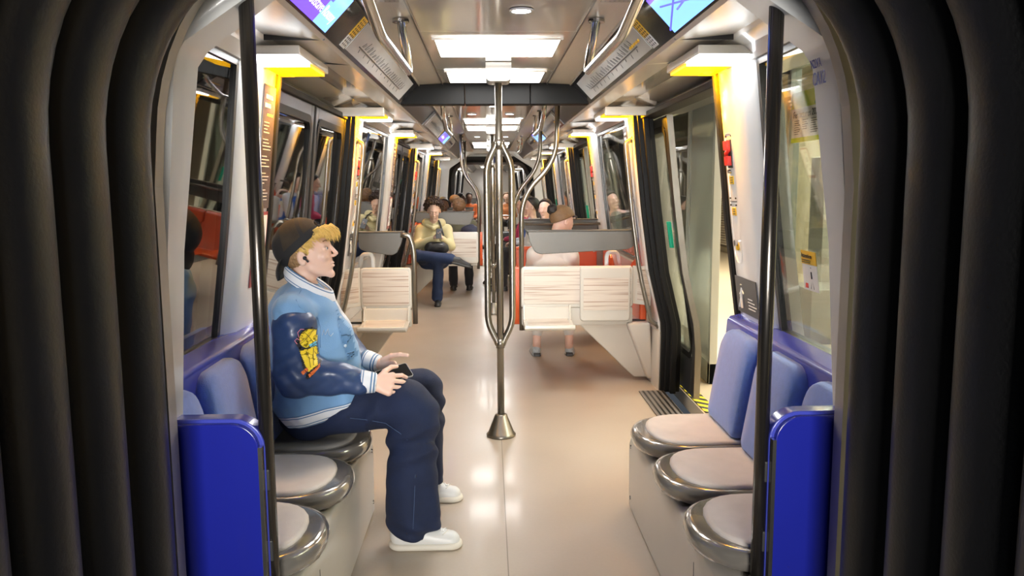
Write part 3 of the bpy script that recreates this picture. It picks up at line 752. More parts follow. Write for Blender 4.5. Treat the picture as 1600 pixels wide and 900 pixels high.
# ---------------------------------------------------------------- information panels on the sloping ceiling sides
def slope(s, y, v, off=0.0):
    """v: 0 inner top edge .. 1 outer bottom edge of the slope; off: distance towards the aisle"""
    x = .520 + .114 * v; z = 2.14 - .12 * v; nx, nz = -.725, -.689
    return (s * (x + nx * off), y, z + nz * off)
def on_slope(s, ya, yb, va, vb, o0, o1):
    P = lambda y, v, o: slope(s, y, v, o)
    vs = [P(ya, va, o0), P(yb, va, o0), P(yb, vb, o0), P(ya, vb, o0), P(ya, va, o1), P(yb, va, o1), P(yb, vb, o1), P(ya, vb, o1)]
    return MB().add(vs, [(0, 1, 2, 3), (4, 7, 6, 5), (0, 4, 5, 1), (1, 5, 6, 2), (2, 6, 7, 3), (3, 7, 4, 0)])
PURP = mat('screen_violet', (.1, .05, .4), .2, emit=(.10, .045, .95), es=1.1)
SBLU = mat('screen_light_blue', (.1, .2, .5), .2, emit=(.13, .30, .95), es=1.1)
SBLD = mat('screen_deep_blue', (.1, .1, .5), .2, emit=(.06, .06, .8), es=1.0)
SWHT = mat('screen_text_pale', (.5, .5, .6), .2, emit=(.45, .42, 1.0), es=1.1)
BEZ = mat('glossy_black_bezel', (.012, .012, .013), .12, spec=.3)
def info(s, ya, yb, cat_l, ys=None, mapr=None, near=True):
    pass
def info_panel(s, y0, y1, scr, maps, lab):
    loc = slope(s, (y0 + y1) / 2, .5)
    r = empty('information_panel', loc, lab, 'information panel', 'information panels on the sloping ceiling sides')
    on_slope(s, y0, y1, -.01, 1.01, .001, .010).build('bezel', BEZ, r, loc=loc, bevel=.002)
    d = -s     # reading direction along +y on the left wall, -y on the right
    X = (0, 1, 0) if s < 0 else (0, -1, 0)
    a = Vector(slope(s, 0, 0)); b = Vector(slope(s, 0, 1)); Yd = (a - b).normalized()
    if scr:
        ya, yb = scr
        sc = on_slope(s, ya, yb, .04, .95, .010, .0115).build('screen', SBLU, r, loc=loc)
        if s < 0:
            on_slope(s, ya, ya + (yb - ya) * .66, .40, .95, .0115, .0120).build('violet_band', PURP, sc, loc=loc)
            on_slope(s, ya, ya + (yb - ya) * .72, .04, .40, .0115, .0119).build('deep_band', SBLD, sc, loc=loc)
            text('headline', 'Gustave Roussy', .055, SWHT, rel(loc, slope(s, ya + .22 if yb < 4 else ya + .1, .72, .0125)), X, Yd, sc, ext=.0003)
        else:
            on_slope(s, ya, yb, .04, .16, .0115, .0120).build('violet_band', PURP, sc, loc=loc)
            ln = MB()
            for (p, q) in (((ya + .1, .8), (yb - .08, .35)), ((ya + .3, .3), (ya + .62, .85)), ((ya + .05, .5), (yb - .2, .62))):
                A, B = Vector(slope(s, *p, .0122)), Vector(slope(s, *q, .0122)); ln.tube([A, B], .004, 6)
            ln.build('map_lines', SBLD, sc, loc=loc)
            on_slope(s, yb - .33, yb - .27, .3, .42, .0115, .0125).build('marker', PURP, sc, loc=loc)
    for k, (ya, yb) in enumerate(maps):
        mp = on_slope(s, ya, yb, .07, .90, .010, .0115).build('line_map', MAPP, r, loc=loc)
        ink = MB()
        L = yb - ya; n = int(L / .085)
        def seg(m_, y0_, v0, y1_, v1, w=.002):
            m_.tube([slope(s, y0_, v0, .0118), slope(s, y1_, v1, .0118)], w, 4)
        seg(ink, ya + .08 * L, .62, yb - .14 * L, .60, .0035)
        for i in range(n):
            y = ya + .1 * L + i * .8 * L / n
            seg(ink, y, .56, y + .03, .56 - random.uniform(.12, .26), .0018); seg(ink, y + .02, .56, y + .05, .56 - random.uniform(.1, .2), .0014)
            if i % 2 == 0: seg(ink, y, .66, y + .015, .70 + random.uniform(.02, .1), .0018)
        ink.build('map_print', INK, mp, loc=loc)
        if s > 0:
            yd = MB()
            for i in range(5): yd.tube([slope(s, ya + .06 + i * .045, .52, .012), slope(s, ya + .085 + i * .045, .54, .012)], .006, 6)
            yd.build('yellow_route', YEL, mp, loc=loc)
    if scr and maps:
        ym = maps[0][0] - .02 if scr[0] < maps[0][0] else maps[0][1]
        st = on_slope(s, ym - .09, ym, .05, .60, .010, .012).build('yellow_strip', YEL, r, loc=loc)
        on_slope(s, ym - .09, ym, .60, .93, .010, .012).build('white_strip', WHT, r, loc=loc)
        k_ = MB()
        for i in range(3):
            for j in range(9): k_.tube([slope(s, ym - .075 + i * .026, .10 + j * .09, .0122), slope(s, ym - .075 + i * .026, .15 + j * .09, .0122)], .0022, 4)
        k_.build('fine_print', INK, r, loc=loc)
for s in (-1, 1):
    n = NAMES[s]
    info_panel(s, 2.25, 5.36, (2.32, 2.93), [(3.30, 5.22)], 'black framed information panel with blue screen and line map on the %s slope, nearest' % n)
    info_panel(s, 7.2, 12.0, (9.4, 10.5), [(7.35, 9.2), (10.65, 11.9)], 'second information panel with violet screen on the %s slope, beyond the bulkhead' % n)
    # perforated loudspeaker strip
    mm = MB()
    x0, x1 = sorted((s * .37, s * .485))
    mm.box(x0, x1, 2.2, 3.05, 2.148, 2.1535)
    g = mm.build('speaker_grille', CEIL, loc=(s * .43, 2.6, 2.15)); 
    tag(g, 'perforated speaker strip in the ceiling beside the %s grab loop' % n, 'speaker grille')
    holes = MB()
    for i in range(34):
        for j in range(6):
            holes.lathe([(.0035, -.0006), (.0035, 0)], (s * (.385 + j * .017), 2.22 + i * .0245, 2.148), 6)
    holes.build('perforations', DARKP, g, loc=(s * .43, 2.6, 2.15)); g.children[0]['kind'] = 'stuff'

# ---------------------------------------------------------------- stickers and posters on the pillars
def sheet(s, ya, yb, z0, z1, off=.004, xadd=0, n=8):
    m = MB(); rows = []
    for z in np.linspace(z0, z1, n): rows.append([(s * (wx(z) - off - .003 + xadd), ya, z), (s * (wx(z) - off - .003 + xadd), yb, z)])
    bk = [[(p[0] + s * .003, p[1], p[2]) for p in rw] for rw in rows]
    rings = [[a[0], a[1], b[1], b[0]] for a, b in zip(rows, bk)]
    return m.loft(rings)
def lines(s, ya, yb, z0, z1, n, name, m_, r, loc, off=.008, h=.004):
    m = MB(); L = yb - ya
    for i in range(n):
        z = z1 - (z1 - z0) * (i + .5) / n; a = random.uniform(.0, .1) * L; b = random.uniform(.45, 1.0) * L
        x0 = wx(z) - off
        y_start = ya if s < 0 else yb
        d = 1 if s < 0 else -1
        ys = sorted((y_start + d * a, y_start + d * b))
        m.box(min(s * x0, s * (x0 + .001)), max(s * x0, s * (x0 + .001)), ys[0], ys[1], z - h / 2, z + h / 2)
    return m.build(name, m_, r, loc=loc)
def tall_poster(s, ya, yb, lab, mp=True, red=False):
    loc = (s * wx(1.5), (ya + yb) / 2, 1.4)
    r = empty('rules_poster', loc, lab, 'poster')
    sheet(s, ya, yb, 1.39, 1.90).build('sheet', BROWNP, r, loc=loc)
    lines(s, ya + .02, yb - .03, 1.80, 1.87, 2, 'heading', WHT, r, loc, h=.018)
    for k in range(5): lines(s, ya + .02, yb - .03, 1.70 - k * .07, 1.755 - k * .07, 4, 'text_block', mat('print_grey', (.5, .48, .48), .5), r, loc)
    lines(s, ya + .06, yb - .02, 1.775, 1.785, 1, 'orange_line', YEL, r, loc, h=.010)
    loc = (s * wx(1.2), (ya + yb) / 2, 1.2)
    r = empty('network_map', loc, lab.replace('dark poster of travel rules', 'framed white network map'), 'map')
    sheet(s, ya - .01, yb, 1.06, 1.375).build('frame', NAVYF if red else REDP, r, loc=loc)
    sheet(s, ya + .005, yb - .015, 1.09, 1.36, off=.0065).build('sheet', WHT, r, loc=loc)
    m = MB()
    for k in range(26):
        z = random.uniform(1.11, 1.33); y = random.uniform(ya + .02, yb - .06); dz = random.uniform(-.03, .03); dy = random.uniform(.01, .04)
        m.tube([(s * (wx(z) - .0095), y, z), (s * (wx(z + dz) - .0095), y + dy, z + dz)], .0016, 4)
    m.build('map_print', INK, r, loc=loc)
NAVYF = mat('map_frame_navy', (.05, .06, .12), .3)
tall_poster(-1, 3.37, 3.545, 'dark poster of travel rules on the near left pillar behind the blond man')
tall_poster(1, 5.90, 6.05, 'dark poster of travel rules on the far right pillar', red=True)
tall_poster(1, 10.5, 10.64, 'dark poster of travel rules on the right pillar beyond the second door', red=True)
tall_poster(-1, 7.95, 8.12, 'dark poster of travel rules on the left pillar before the second door')
loc = (wx(1.0), 5.98, .97); r = empty('safety_sticker', loc, 'wine red square safety sticker below the map on the far right pillar', 'sticker')
sheet(1, 5.90, 6.05, .90, 1.045).build('sheet', REDP, r, loc=loc)
lines(1, 5.99, 6.03, .92, 1.02, 3, 'white_figure', WHT, r, loc, h=.02)

def emergency_panel(s, y, lab, near=True):
    loc = (s * wx(1.45), y, 1.4)
    r = empty('emergency_panel', loc, lab, 'emergency panel')
    def X(z): return wx(z)
    m = MB(); ol = rrect(y - .052, y + .052, 1.135, 1.70, [.02, .02, .045, .045], 6)
    zs = [p[1] for p in ol]
    a = [(s * (X(z) - .004), yy, z) for yy, z in ol]; b = [(s * (X(z) - .004), y + (yy - y) * .92, 1.4175 + (z - 1.4175) * .985) for yy, z in ol]
    c = [(s * (X(z) - .0), y + (yy - y) * .90, 1.4175 + (z - 1.4175) * .982) for yy, z in ol]
    n = len(ol); m.add(a + b + c, [(i, (i + 1) % n, n + (i + 1) % n, n + i) for i in range(n)] + [(n + i, n + (i + 1) % n, 2 * n + (i + 1) % n, 2 * n + i) for i in range(n)])
    m.build('panel_rim', WHITE, r, loc=loc)
    def bx(y0, y1, z0, z1, t, mt, name, bev=.002): return MB().loft([[(s * (X(z) - t), y0, z), (s * (X(z) + .0), y0, z), (s * (X(z) + .0), y1, z), (s * (X(z) - t), y1, z)] for z in (z0, (z0 + z1) / 2, z1)]).build(name, mt, r, loc=loc, bevel=bev)
    bx(y - .03, y + .03, 1.55, 1.67, .006, DARKP, 'handle_recess')
    h = bx(y - .026, y + .026, 1.625, 1.665, .022, RED, 'red_handle'); bx(y - .026, y + .026, 1.56, 1.60, .022, RED, 'red_handle_foot')
    MB().tube([(s * (X(1.61) - .012), y - .024, 1.63), (s * (X(1.59) - .02), y, 1.612), (s * (X(1.59) - .012), y + .024, 1.59)], .009, 10).build('red_grip', RED, r, loc=loc, smooth=True)
    bx(y - .026, y + .028, 1.48, 1.515, .005, YEL, 'yellow_label'); bx(y - .026, y + .028, 1.345, 1.38, .005, YEL, 'yellow_label')
    fp = MB()
    for z in (1.488, 1.498, 1.508, 1.353, 1.363, 1.373): fp.box(min(s * (X(z) - .0062), s * (X(z) - .005)), max(s * (X(z) - .0062), s * (X(z) - .005)), y - .02, y + .01, z - .0015, z + .0015)
    fp.build('fine_print', INK, r, loc=loc)
    bx(y - .045, y + .045, 1.405, 1.408, .0055, DARKP, 'panel_joint', 0)
    for z, rr in ((1.535, .008), (1.225, .013)): MB().tube([(s * (X(z) + .0), y, z), (s * (X(z) - .016), y, z)], rr, 14).build('key_lock', CHROME, r, loc=loc)
    MB().tube([(s * (X(1.205) + .0), y, 1.212), (s * (X(1.205) - .006), y, 1.212)], .02, 18).build('lock_ring', YEL, r, loc=loc)
    sc = MB()
    for (yy, z) in ((y - .035, 1.685), (y + .035, 1.685), (y - .038, 1.42), (y + .038, 1.42), (y - .038, 1.39), (y + .038, 1.39)): sc.tube([(s * (X(z)), yy, z), (s * (X(z) - .006), yy, z)], .004, 8)
    sc.build('screws', DSTEEL, r, loc=loc)
emergency_panel(1, 3.47, 'emergency panel with red handle and yellow labels on the near right pillar')
emergency_panel(-1, 5.90, 'small emergency panel with red handle on the far left pillar of the first door')
emergency_panel(-1, 10.46, 'emergency panel with red handle on the left pillar behind the curly-haired man')
emergency_panel(1, 8.05, 'emergency panel with red handle on the right pillar before the second door')
def picto(s, ya, yb, z0, z1, lab):
    loc = (s * wx(z0), (ya + yb) / 2, z0); r = empty('warning_sticker', loc, lab, 'sticker')
    sheet(s, ya, yb, z0, z1).build('sheet', INKS, r, loc=loc)
    m = MB(); yy = ya + (yb - ya) * (.70 if s > 0 else .30); zc = (z0 + z1) / 2; H = (z1 - z0)
    def X(z): return s * (wx(z) - .009)
    m.tube([(X(zc), yy, zc + H * .28), (X(zc), yy, zc + H * .3)], .010, 10)
    m.tube([(X(zc), yy, zc + H * .2), (X(zc), yy + .008, zc - H * .05)], .007, 8); m.tube([(X(zc), yy + .008, zc - H * .05), (X(zc), yy - .012, zc - H * .35)], .005, 8)
    m.tube([(X(zc), yy + .008, zc - H * .05), (X(zc), yy + .022, zc - H * .34)], .005, 8); m.tube([(X(zc), yy, zc + H * .16), (X(zc), yy - .024, zc + H * .05)], .004, 8); m.tube([(X(zc), yy, zc + H * .16), (X(zc), yy + .026, zc + H * .02)], .004, 8)
    m.build('white_figure', WHT, r, loc=loc)
    if s > 0: lines(s, ya + .01, ya + (yb - ya) * .45, z0 + H * .15, z0 + H * .5, 4, 'fine_print', WHT, r, loc)
    else: lines(s, ya + (yb - ya) * .5, yb - .01, z0 + H * .15, z0 + H * .5, 4, 'fine_print', WHT, r, loc)
INKS = mat('sticker_charcoal', (.07, .07, .075), .35)
picto(1, 3.27, 3.55, .915, 1.075, 'charcoal pictogram sticker low on the near right pillar')
picto(-1, 5.80, 5.92, .98, 1.14, 'charcoal pictogram sticker on the far left pillar above the folding seat')
# attention sticker on the window
loc = (wx(1.17) + .04, 2.80, 1.17); r = empty('attention_sticker', loc, 'yellow and white attention sticker on the nearest right window', 'sticker')
def W(y0, y1, z0, z1, off, m_, name): return MB().loft([[(wx(z) + .045 - off, y0, z), (wx(z) + .0445, y0, z), (wx(z) + .0445, y1, z), (wx(z) + .045 - off, y1, z)] for z in (z0, z1)]).build(name, m_, r, loc=loc)
W(2.735, 2.865, 1.10, 1.243, .002, WHT, 'sheet'); W(2.735, 2.865, 1.195, 1.243, .003, YEL, 'yellow_header')
xs = wx(1.22) + .045 - .0045
text('word', 'Attention', .024, INK, rel(loc, (xs - .001, 2.858, 1.218)), (0, -1, 0), (-.16, 0, 1), r)
m = MB()
for k in range(2): m.box(xs - .0006, xs + .0006, 2.78, 2.855, 1.201 + k * .008, 1.2035 + k * .008)
X3 = wx(1.15) + .0405
m.tube([(X3 + .004, 2.79, 1.185), (X3 + .004, 2.79, 1.183)], .008, 10); m.tube([(X3 + .005, 2.79, 1.17), (X3 + .008, 2.788, 1.145)], .0075, 8)
m.tube([(X3 + .008, 2.788, 1.145), (X3 + .012, 2.775, 1.108)], .0045, 8); m.tube([(X3 + .008, 2.788, 1.145), (X3 + .012, 2.802, 1.108)], .0045, 8)
m.tube([(X3 + .005, 2.79, 1.168), (X3 + .008, 2.766, 1.15)], .0035, 8); m.tube([(X3 + .005, 2.79, 1.168), (X3 + .008, 2.812, 1.14)], .0035, 8)
m.build('walking_figure', INK, r, loc=loc)
m = MB().box(X3 + .006, X3 + .009, 2.825, 2.848, 1.108, 1.132); m.tube([(X3 + .004, 2.842, 1.185), (X3 + .006, 2.842, 1.15)], .003, 8)
m.build('red_suitcase', RED, r, loc=loc)
# carriage number on the right end frame
loc = (.86, 2.23, 1.85); r = empty('carriage_number', loc, 'navy carriage number lettering on the right end frame', 'lettering')
text('number', 'CA12', .050, NAVY, rel(loc, (.8425, 2.222, 1.745)), (.0, -1, 0), (-.094, 0, 1), r, sx=.72)
text('code', 'N2.VA', .034, NAVY, rel(loc, (.8365, 2.222, 1.79)), (.0, -1, 0), (-.2, 0, 1), r, sx=.72)

# ---------------------------------------------------------------- transverse seats
def rr3(pts2, y0, y1): return MB().prism(pts2, y0, y1, 'y')
def seat_unit(s, xi, xo, yb, d, lab, flaps, front=True, shell=True, grab=True):
    """flaps: list of (x0, x1, open?) fold-down seats on the door side; d=-1: the door side faces the camera.
    xi aisle edge, xo wall side (positive numbers, mirrored by s)"""
    loc = (s * (xi + xo) / 2, yb, 0)
    r = empty('transverse_seat', loc, lab, 'seat', None)
    X = lambda x: s * x
    def Yv(t): return yb + d * t
    def pr(x0, x1, z0, z1, t0, t1, rad, m_, name, bev=.006, par=None):
        a, b = sorted((X(x0), X(x1))); ol = rrect(a, b, z0, z1, rad, 5)
        ya, yc = sorted((Yv(t0), Yv(t1)))
        return MB().prism(ol, ya, yc, 'y').build(name, m_, par or r, loc=loc, bevel=bev)
    # back board with laminate inlay, and the angled side piece that meets the wall
    pr(xi, xo, .575, .885, -.02, .02, [.03, .03, .02, .02] if s > 0 else [.03, .03, .02, .02], CREAM, 'back_board', .008)
    inl0, inl1 = xi + .02, xo - .015
    pr(inl0, inl1, .605, .865, .018, .024, .02, WOOD, 'laminate_inlay', .002)
    pr(xi + .005, xo, .44, .575, -.02, .012, .015, CREAM, 'lower_frame', .006)
    sd = MB(); xw = wx(.75) + .01
    q = [(X(xo), Yv(.01)), (X(xw), Yv(.14)), (X(xw), Yv(.10)), (X(xo), Yv(-.02))]
    sd.prism(q, .60, .885, 'z'); sd.build('side_piece', CREAM, r, loc=loc, bevel=.004)
    q = [(X(xo + .012), Yv(.022)), (X(xw - .008), Yv(.142)), (X(xw - .008), Yv(.13)), (X(xo + .012), Yv(.01))]
    MB().prism(q, .63, .865, 'z').build('side_inlay', WOOD, r, loc=loc, bevel=.002)
    for (x0, x1, opn) in flaps:
        if opn:
            # side profile (t, z) of the lowered seat pan
            prof = [(.024, .585), (.038, .585), (.060, .50), (.30, .482), (.345, .492), (.352, .505), (.365, .50), (.368, .478), (.35, .462), (.30, .458), (.05, .47), (.024, .50)]
            a, b = sorted((X(x0), X(x1)))
            f = MB().prism([(Yv(t), z) for t, z in prof], a, b, 'x').build('folding_seat', CREAM, r, loc=loc, bevel=.006)
            MB().prism([(Yv(t), z) for t, z in [(.075, .502), (.29, .486), (.29, .480), (.075, .494)]], a + .03, b - .03, 'x').build('laminate_inlay', WOOD, f, loc=loc, bevel=.002)
            for xx in (x0 + .004, x1 - .016):
                a2, b2 = sorted((X(xx), X(xx + .012)))
                MB().prism([(Yv(.02), .60), (Yv(.05), .60), (Yv(.10), .50), (Yv(.05), .46), (Yv(.02), .46)], a2, b2, 'x').build('hinge_arm', CREAM, f, loc=loc, bevel=.002)
        else:
            f = pr(x0, x1, .475, .882, .024, .062, [.012, .012, .03, .03], CREAM, 'folding_seat', .012)
            pr(x0 + .025, x1 - .018, .56, .80, .060, .065, .004, WOOD, 'laminate_inlay', .001, f)
    # headrest bar: tapered brushed metal wing
    hx0, hx1 = xi + .05, xo + .0
    hr = [(X(hx0), 1.142), (X(hx0 + .02), 1.06), (X(hx0 + .055), .99), (X(hx0 + .095), .972), (X(hx1 - .03), 1.005), (X(hx1 + .005), 1.025), (X(hx1 + .012), 1.05), (X(hx1 + .012), 1.142)]
    hr = [(p[0], 0, p[1]) for p in hr]; hr = fillet(hr, .02, 4, closed=True); hr = [(p.x, p.z) for p in hr]
    MB().prism(hr, *sorted((Yv(-.035), Yv(-.02))), 'y').build('headrest', GREYM, r, loc=loc, bevel=.004)
    a, b = sorted((X(hx0 - .004), X(hx1 + .014)))
    MB().box(a, b, *sorted((Yv(-.06), Yv(-.015))), 1.138, 1.152).build('headrest_top_lip', GREYM, r, loc=loc, bevel=.005)
    MB().tube([(X(xw), Yv(-.05), 1.10), (X(hx0 + .03), Yv(-.05), 1.10)], .014, 10).build('headrest_rail', STEEL, r, loc=loc, smooth=True)
    # cantilever bracket down to the wall
    br = [(X(xi + .42 if xo - xi > .6 else xi + .1), .46), (X(xw + .02), .46), (X(wx(.1)), .03), (X(wx(.1) - .14), .03)]
    MB().prism(br, *sorted((Yv(-.09), Yv(-.02))), 'y').build('cantilever_bracket', BEIGE, r, loc=loc, bevel=.01)
    MB().prism([(X(xw - .16), .46), (X(xw + .02), .46), (X(wx(.1)), .03), (X(wx(.1) - .05), .03)], *sorted((Yv(-.30), Yv(.05))), 'y').build('wall_foot', BEIGE, r, loc=loc, bevel=.02)
    MB().tube([(X(xi + .05), Yv(-.06), .455), (X(xw), Yv(-.06), .455)], .018, 10).build('under_rail', DARKP, r, loc=loc)
    if shell:
        # orange bucket shells on the far side
        w = (xo - xi)
        n = 2 if w > .6 else 1
        tz = .875
        for k in range(n):
            x0 = xi - .05 + (w + .06) / n * k; x1 = xi - .05 + (w + .06) / n * (k + 1) - .012
            prof = [(-.045, tz), (-.06, tz + .005), (-.085, tz - .02), (-.12, .60), (-.16, .475), (-.50, .455), (-.52, .44), (-.50, .415), (-.14, .425), (-.09, .47), (-.05, .60)]
            a, b = sorted((X(x0), X(x1)))
            MB().prism([(Yv(t), z) for t, z in prof], a, b, 'x').build('orange_shell', ORANGE, r, loc=loc, bevel=.014, segs=3)
        # wall-side orange surround
        MB().prism([(Yv(t), z) for t, z in [(-.05, .93), (-.10, .975), (-.45, .86), (-.56, .80), (-.56, .45), (-.05, .45)]], *sorted((X(xw - .045), X(xw + .01))), 'x').build('orange_side_wing', ORANGE, r, loc=loc, bevel=.012)
    if grab and n_ok(xi, xo):
        x = xi + (xo - xi) * .78
        MB().tube(fillet([(X(x), Yv(-.09), .86), (X(x), Yv(-.10), .975), (X(x + .10), Yv(-.20), .97), (X(x + .13), Yv(-.26), .84)], .05, 6), .016, 12).build('grab_handle', WHITE, r, loc=loc, smooth=True)
    return r, loc
def n_ok(a, b): return True
R1, l1 = seat_unit(1, .185, 1.02, 5.90, -1, 'nearest right seat pair, one beige folding seat lowered and one raised', [(.195, .555, True), (.62, .995, False)], grab='r')
L1, l2 = seat_unit(-1, .625, 1.0, 5.90, -1, 'nearest left single seat with its beige folding seat lowered', [(.635, .98, True)], shell=False)
# curved side pole of the left single seat
MB().tube(fillet([(-.70, 5.92, 1.125), (-.635, 5.92, 1.12), (-.605, 5.92, 1.02), (-.605, 5.92, .46)], .08, 8), .019, 14).build('side_pole', STEEL, L1, smooth=True, loc=l2)
seat_unit(1, .23, 1.02, 7.98, 1, 'right seat pair facing the woman in the white hoodie, backing the second door', [(.27, .62, False), (.66, 1.0, False)])
seat_unit(-1, .185, 1.0, 10.45, -1, 'left seat pair behind the curly-haired man, next to him a folded seat', [(.19, .545, False), (.60, .98, True)])
seat_unit(1, .55, 1.0, 10.45, -1, 'right single seat beyond the second door, by the woman with tied dark hair', [(.58, .95, False)])
seat_unit(-1, .23, 1.0, 12.55, 1, 'left seat pair backing the third door', [(.27, .62, False)])
seat_unit(1, .55, 1.0, 12.55, 1, 'right single seat backing the third door', [(.58, .95, False)])
seat_unit(-1, .3, 1.0, 21.85, -1, 'grey seat back on the left in the next carriage', [(.3, .6, False)], grab=False)
seat_unit(1, .3, 1.0, 21.85, -1, 'grey seat back on the right in the next carriage', [(.3, .6, False)], grab=False)

# ---------------------------------------------------------------- organic shapes: signed distances meshed with surface nets
def V3(*a): return np.array(a, dtype=np.float32)
def smin(a, b, k):
    if k <= 0: return np.minimum(a, b)
    h = np.clip(.5 + .5 * (b - a) / k, 0, 1); return b * (1 - h) + a * h - k * h * (1 - h)
def smax(a, b, k): return -smin(-a, -b, k)
def cap(a, b, ra, rb=None, sc=None):
    a = np.array(a, np.float32); b = np.array(b, np.float32); rb = ra if rb is None else rb
    S = np.array(sc, np.float32) if sc is not None else None
    def f(p):
        q = p - a; d = b - a
        if S is not None: q = q / S; d = d / S
        t = np.clip((q @ d) / max(float(d @ d), 1e-9), 0, 1)
        return np.linalg.norm(q - t[:, None] * d, axis=1) - (ra + (rb - ra) * t)
    return f
def ell(c, r, R=None):
    c = np.array(c, np.float32); r = np.array(r, np.float32)
    def f(p):
        q = p - c
        if R is not None: q = q @ R
        k0 = np.linalg.norm(q / r, axis=1); k1 = np.linalg.norm(q / (r * r), axis=1) + 1e-6
        return k0 * (k0 - 1) / k1
    return f
def union(fs, k):
    def f(p):
        d = fs[0](p)
        for g in fs[1:]: d = smin(d, g(p), k)
        return d
    return f
def sub(f, g, k=.005): return lambda p: smax(f(p), -g(p), k)
def inter(f, g, k=.005): return lambda p: smax(f(p), g(p), k)
def half(n, d):
    n = np.array(n, np.float32); n = n / np.linalg.norm(n); return lambda p: p @ n - d
def wrinkle(f, amp, fr, seed=0):
    rs = np.random.RandomState(seed); D = rs.randn(5, 3).astype(np.float32); D /= np.linalg.norm(D, axis=1)[:, None]; ph = rs.rand(5) * 6.28
    def g(p):
        w = 0
        for i in range(5): w = w + np.sin((p @ D[i]) * fr * (1 + .35 * i) + ph[i] + 1.3 * np.sin((p @ D[(i + 2) % 5]) * fr * .5))
        return f(p) + amp * w / 2.2
    return g
def nets(f, lo, hi, h):
    lo = np.array(lo, float); hi = np.array(hi, float)
    n = np.maximum(((hi - lo) / h).astype(int) + 1, 3)
    ax = [lo[i] + h * np.arange(n[i]) for i in range(3)]
    g = np.stack(np.meshgrid(*ax, indexing='ij'), -1).reshape(-1, 3).astype(np.float32)
    v = np.empty(len(g), np.float32)
    for i in range(0, len(g), 400000): v[i:i + 400000] = f(g[i:i + 400000])
    v = v.reshape(n)
    v[0] = v[-1] = np.maximum(v[0], 1e-3); v[:, 0] = np.maximum(v[:, 0], 1e-3); v[:, -1] = np.maximum(v[:, -1], 1e-3); v[:, :, 0] = np.maximum(v[:, :, 0], 1e-3); v[:, :, -1] = np.maximum(v[:, :, -1], 1e-3)
    v[0] = np.maximum(v[0], 1e-3); v[-1] = np.maximum(v[-1], 1e-3)
    s = v < 0
    m = n - 1
    acc = np.zeros((*m, 3)); cnt = np.zeros(m)
    I, J, K = [np.arange(m[i]) for i in range(3)]
    base = np.stack(np.meshgrid(I, J, K, indexing='ij'), -1)
    def sl(o): return (slice(o[0], o[0] + m[0]), slice(o[1], o[1] + m[1]), slice(o[2], o[2] + m[2]))
    for a in range(3):
        b, c = (a + 1) % 3, (a + 2) % 3
        for ob in (0, 1):
            for oc in (0, 1):
                o0 = [0, 0, 0]; o0[b] = ob; o0[c] = oc; o1 = list(o0); o1[a] = 1
                v0, v1 = v[sl(o0)], v[sl(o1)]; cr = (v0 < 0) != (v1 < 0)
                if not cr.any(): continue
                t = v0[cr] / (v0[cr] - v1[cr]); pos = np.array(o0, float)[None, :].repeat(len(t), 0); pos[:, a] += t
                acc[cr] += pos; cnt[cr] += 1
    act = cnt > 0
    idx = -np.ones(m, int); idx[act] = np.arange(act.sum())
    verts = (base[act] + acc[act] / cnt[act][:, None]) * h + lo
    faces = []
    for a in range(3):
        b, c = (a + 1) % 3, (a + 2) % 3
        o1 = [0, 0, 0]; o1[a] = 1
        A = s[tuple(slice(0, n[i] - o1[i]) for i in range(3))]; B = s[tuple(slice(o1[i], n[i]) for i in range(3))]
        E_ = np.argwhere(A != B)
        if not len(E_): continue
        ok = (E_[:, b] > 0) & (E_[:, c] > 0) & (E_[:, b] < m[b]) & (E_[:, c] < m[c]) & (E_[:, a] < m[a]); E_ = E_[ok]
        q = []
        for (db, dc) in ((-1, -1), (0, -1), (0, 0), (-1, 0)):
            t = E_.copy(); t[:, b] += db; t[:, c] += dc; q.append(idx[t[:, 0], t[:, 1], t[:, 2]])
        q = np.stack(q, 1); fl = ~s[E_[:, 0], E_[:, 1], E_[:, 2]]; q[fl] = q[fl][:, ::-1]
        faces.append(q)
    return verts, np.concatenate(faces)
def sdf_obj(name, parts, mats, parent=None, loc=(0, 0, 0), colf=None, relax=1):
    """parts: list of (f, lo, hi, h) meshed and joined into one object"""
    vs = []; fs = []; o = 0
    for (f, lo, hi, h) in parts:
        v, q = nets(f, lo, hi, h); vs.append(v); fs.append(q + o); o += len(v)
    v = np.concatenate(vs); q = np.concatenate(fs)
    me = bpy.data.meshes.new(name)
    if not isinstance(mats, (list, tuple)): mats = [mats]
    for m in mats: me.materials.append(m)
    me.vertices.add(len(v)); me.vertices.foreach_set('co', (v - np.array(loc)).astype(np.float32).ravel())
    me.loops.add(len(q) * 4); me.loops.foreach_set('vertex_index', q.astype(np.int32).ravel())
    me.polygons.add(len(q)); me.polygons.foreach_set('loop_start', np.arange(0, len(q) * 4, 4, dtype=np.int32))
    try: me.polygons.foreach_set('loop_total', np.full(len(q), 4, np.int32))
    except Exception: pass
    if colf is not None:
        c = v[q].mean(1); me.polygons.foreach_set('material_index', np.asarray(colf(c), np.int32))
    me.update(calc_edges=True); me.validate()
    me.polygons.foreach_set('use_smooth', [True] * len(me.polygons))
    ob = bpy.data.objects.new(name, me); COL.objects.link(ob)
    if parent is not None: ob.parent = parent
    else: ob.location = loc
    if relax:
        sm = ob.modifiers.new('relax', 'SMOOTH'); sm.factor = .5; sm.iterations = relax
    return ob

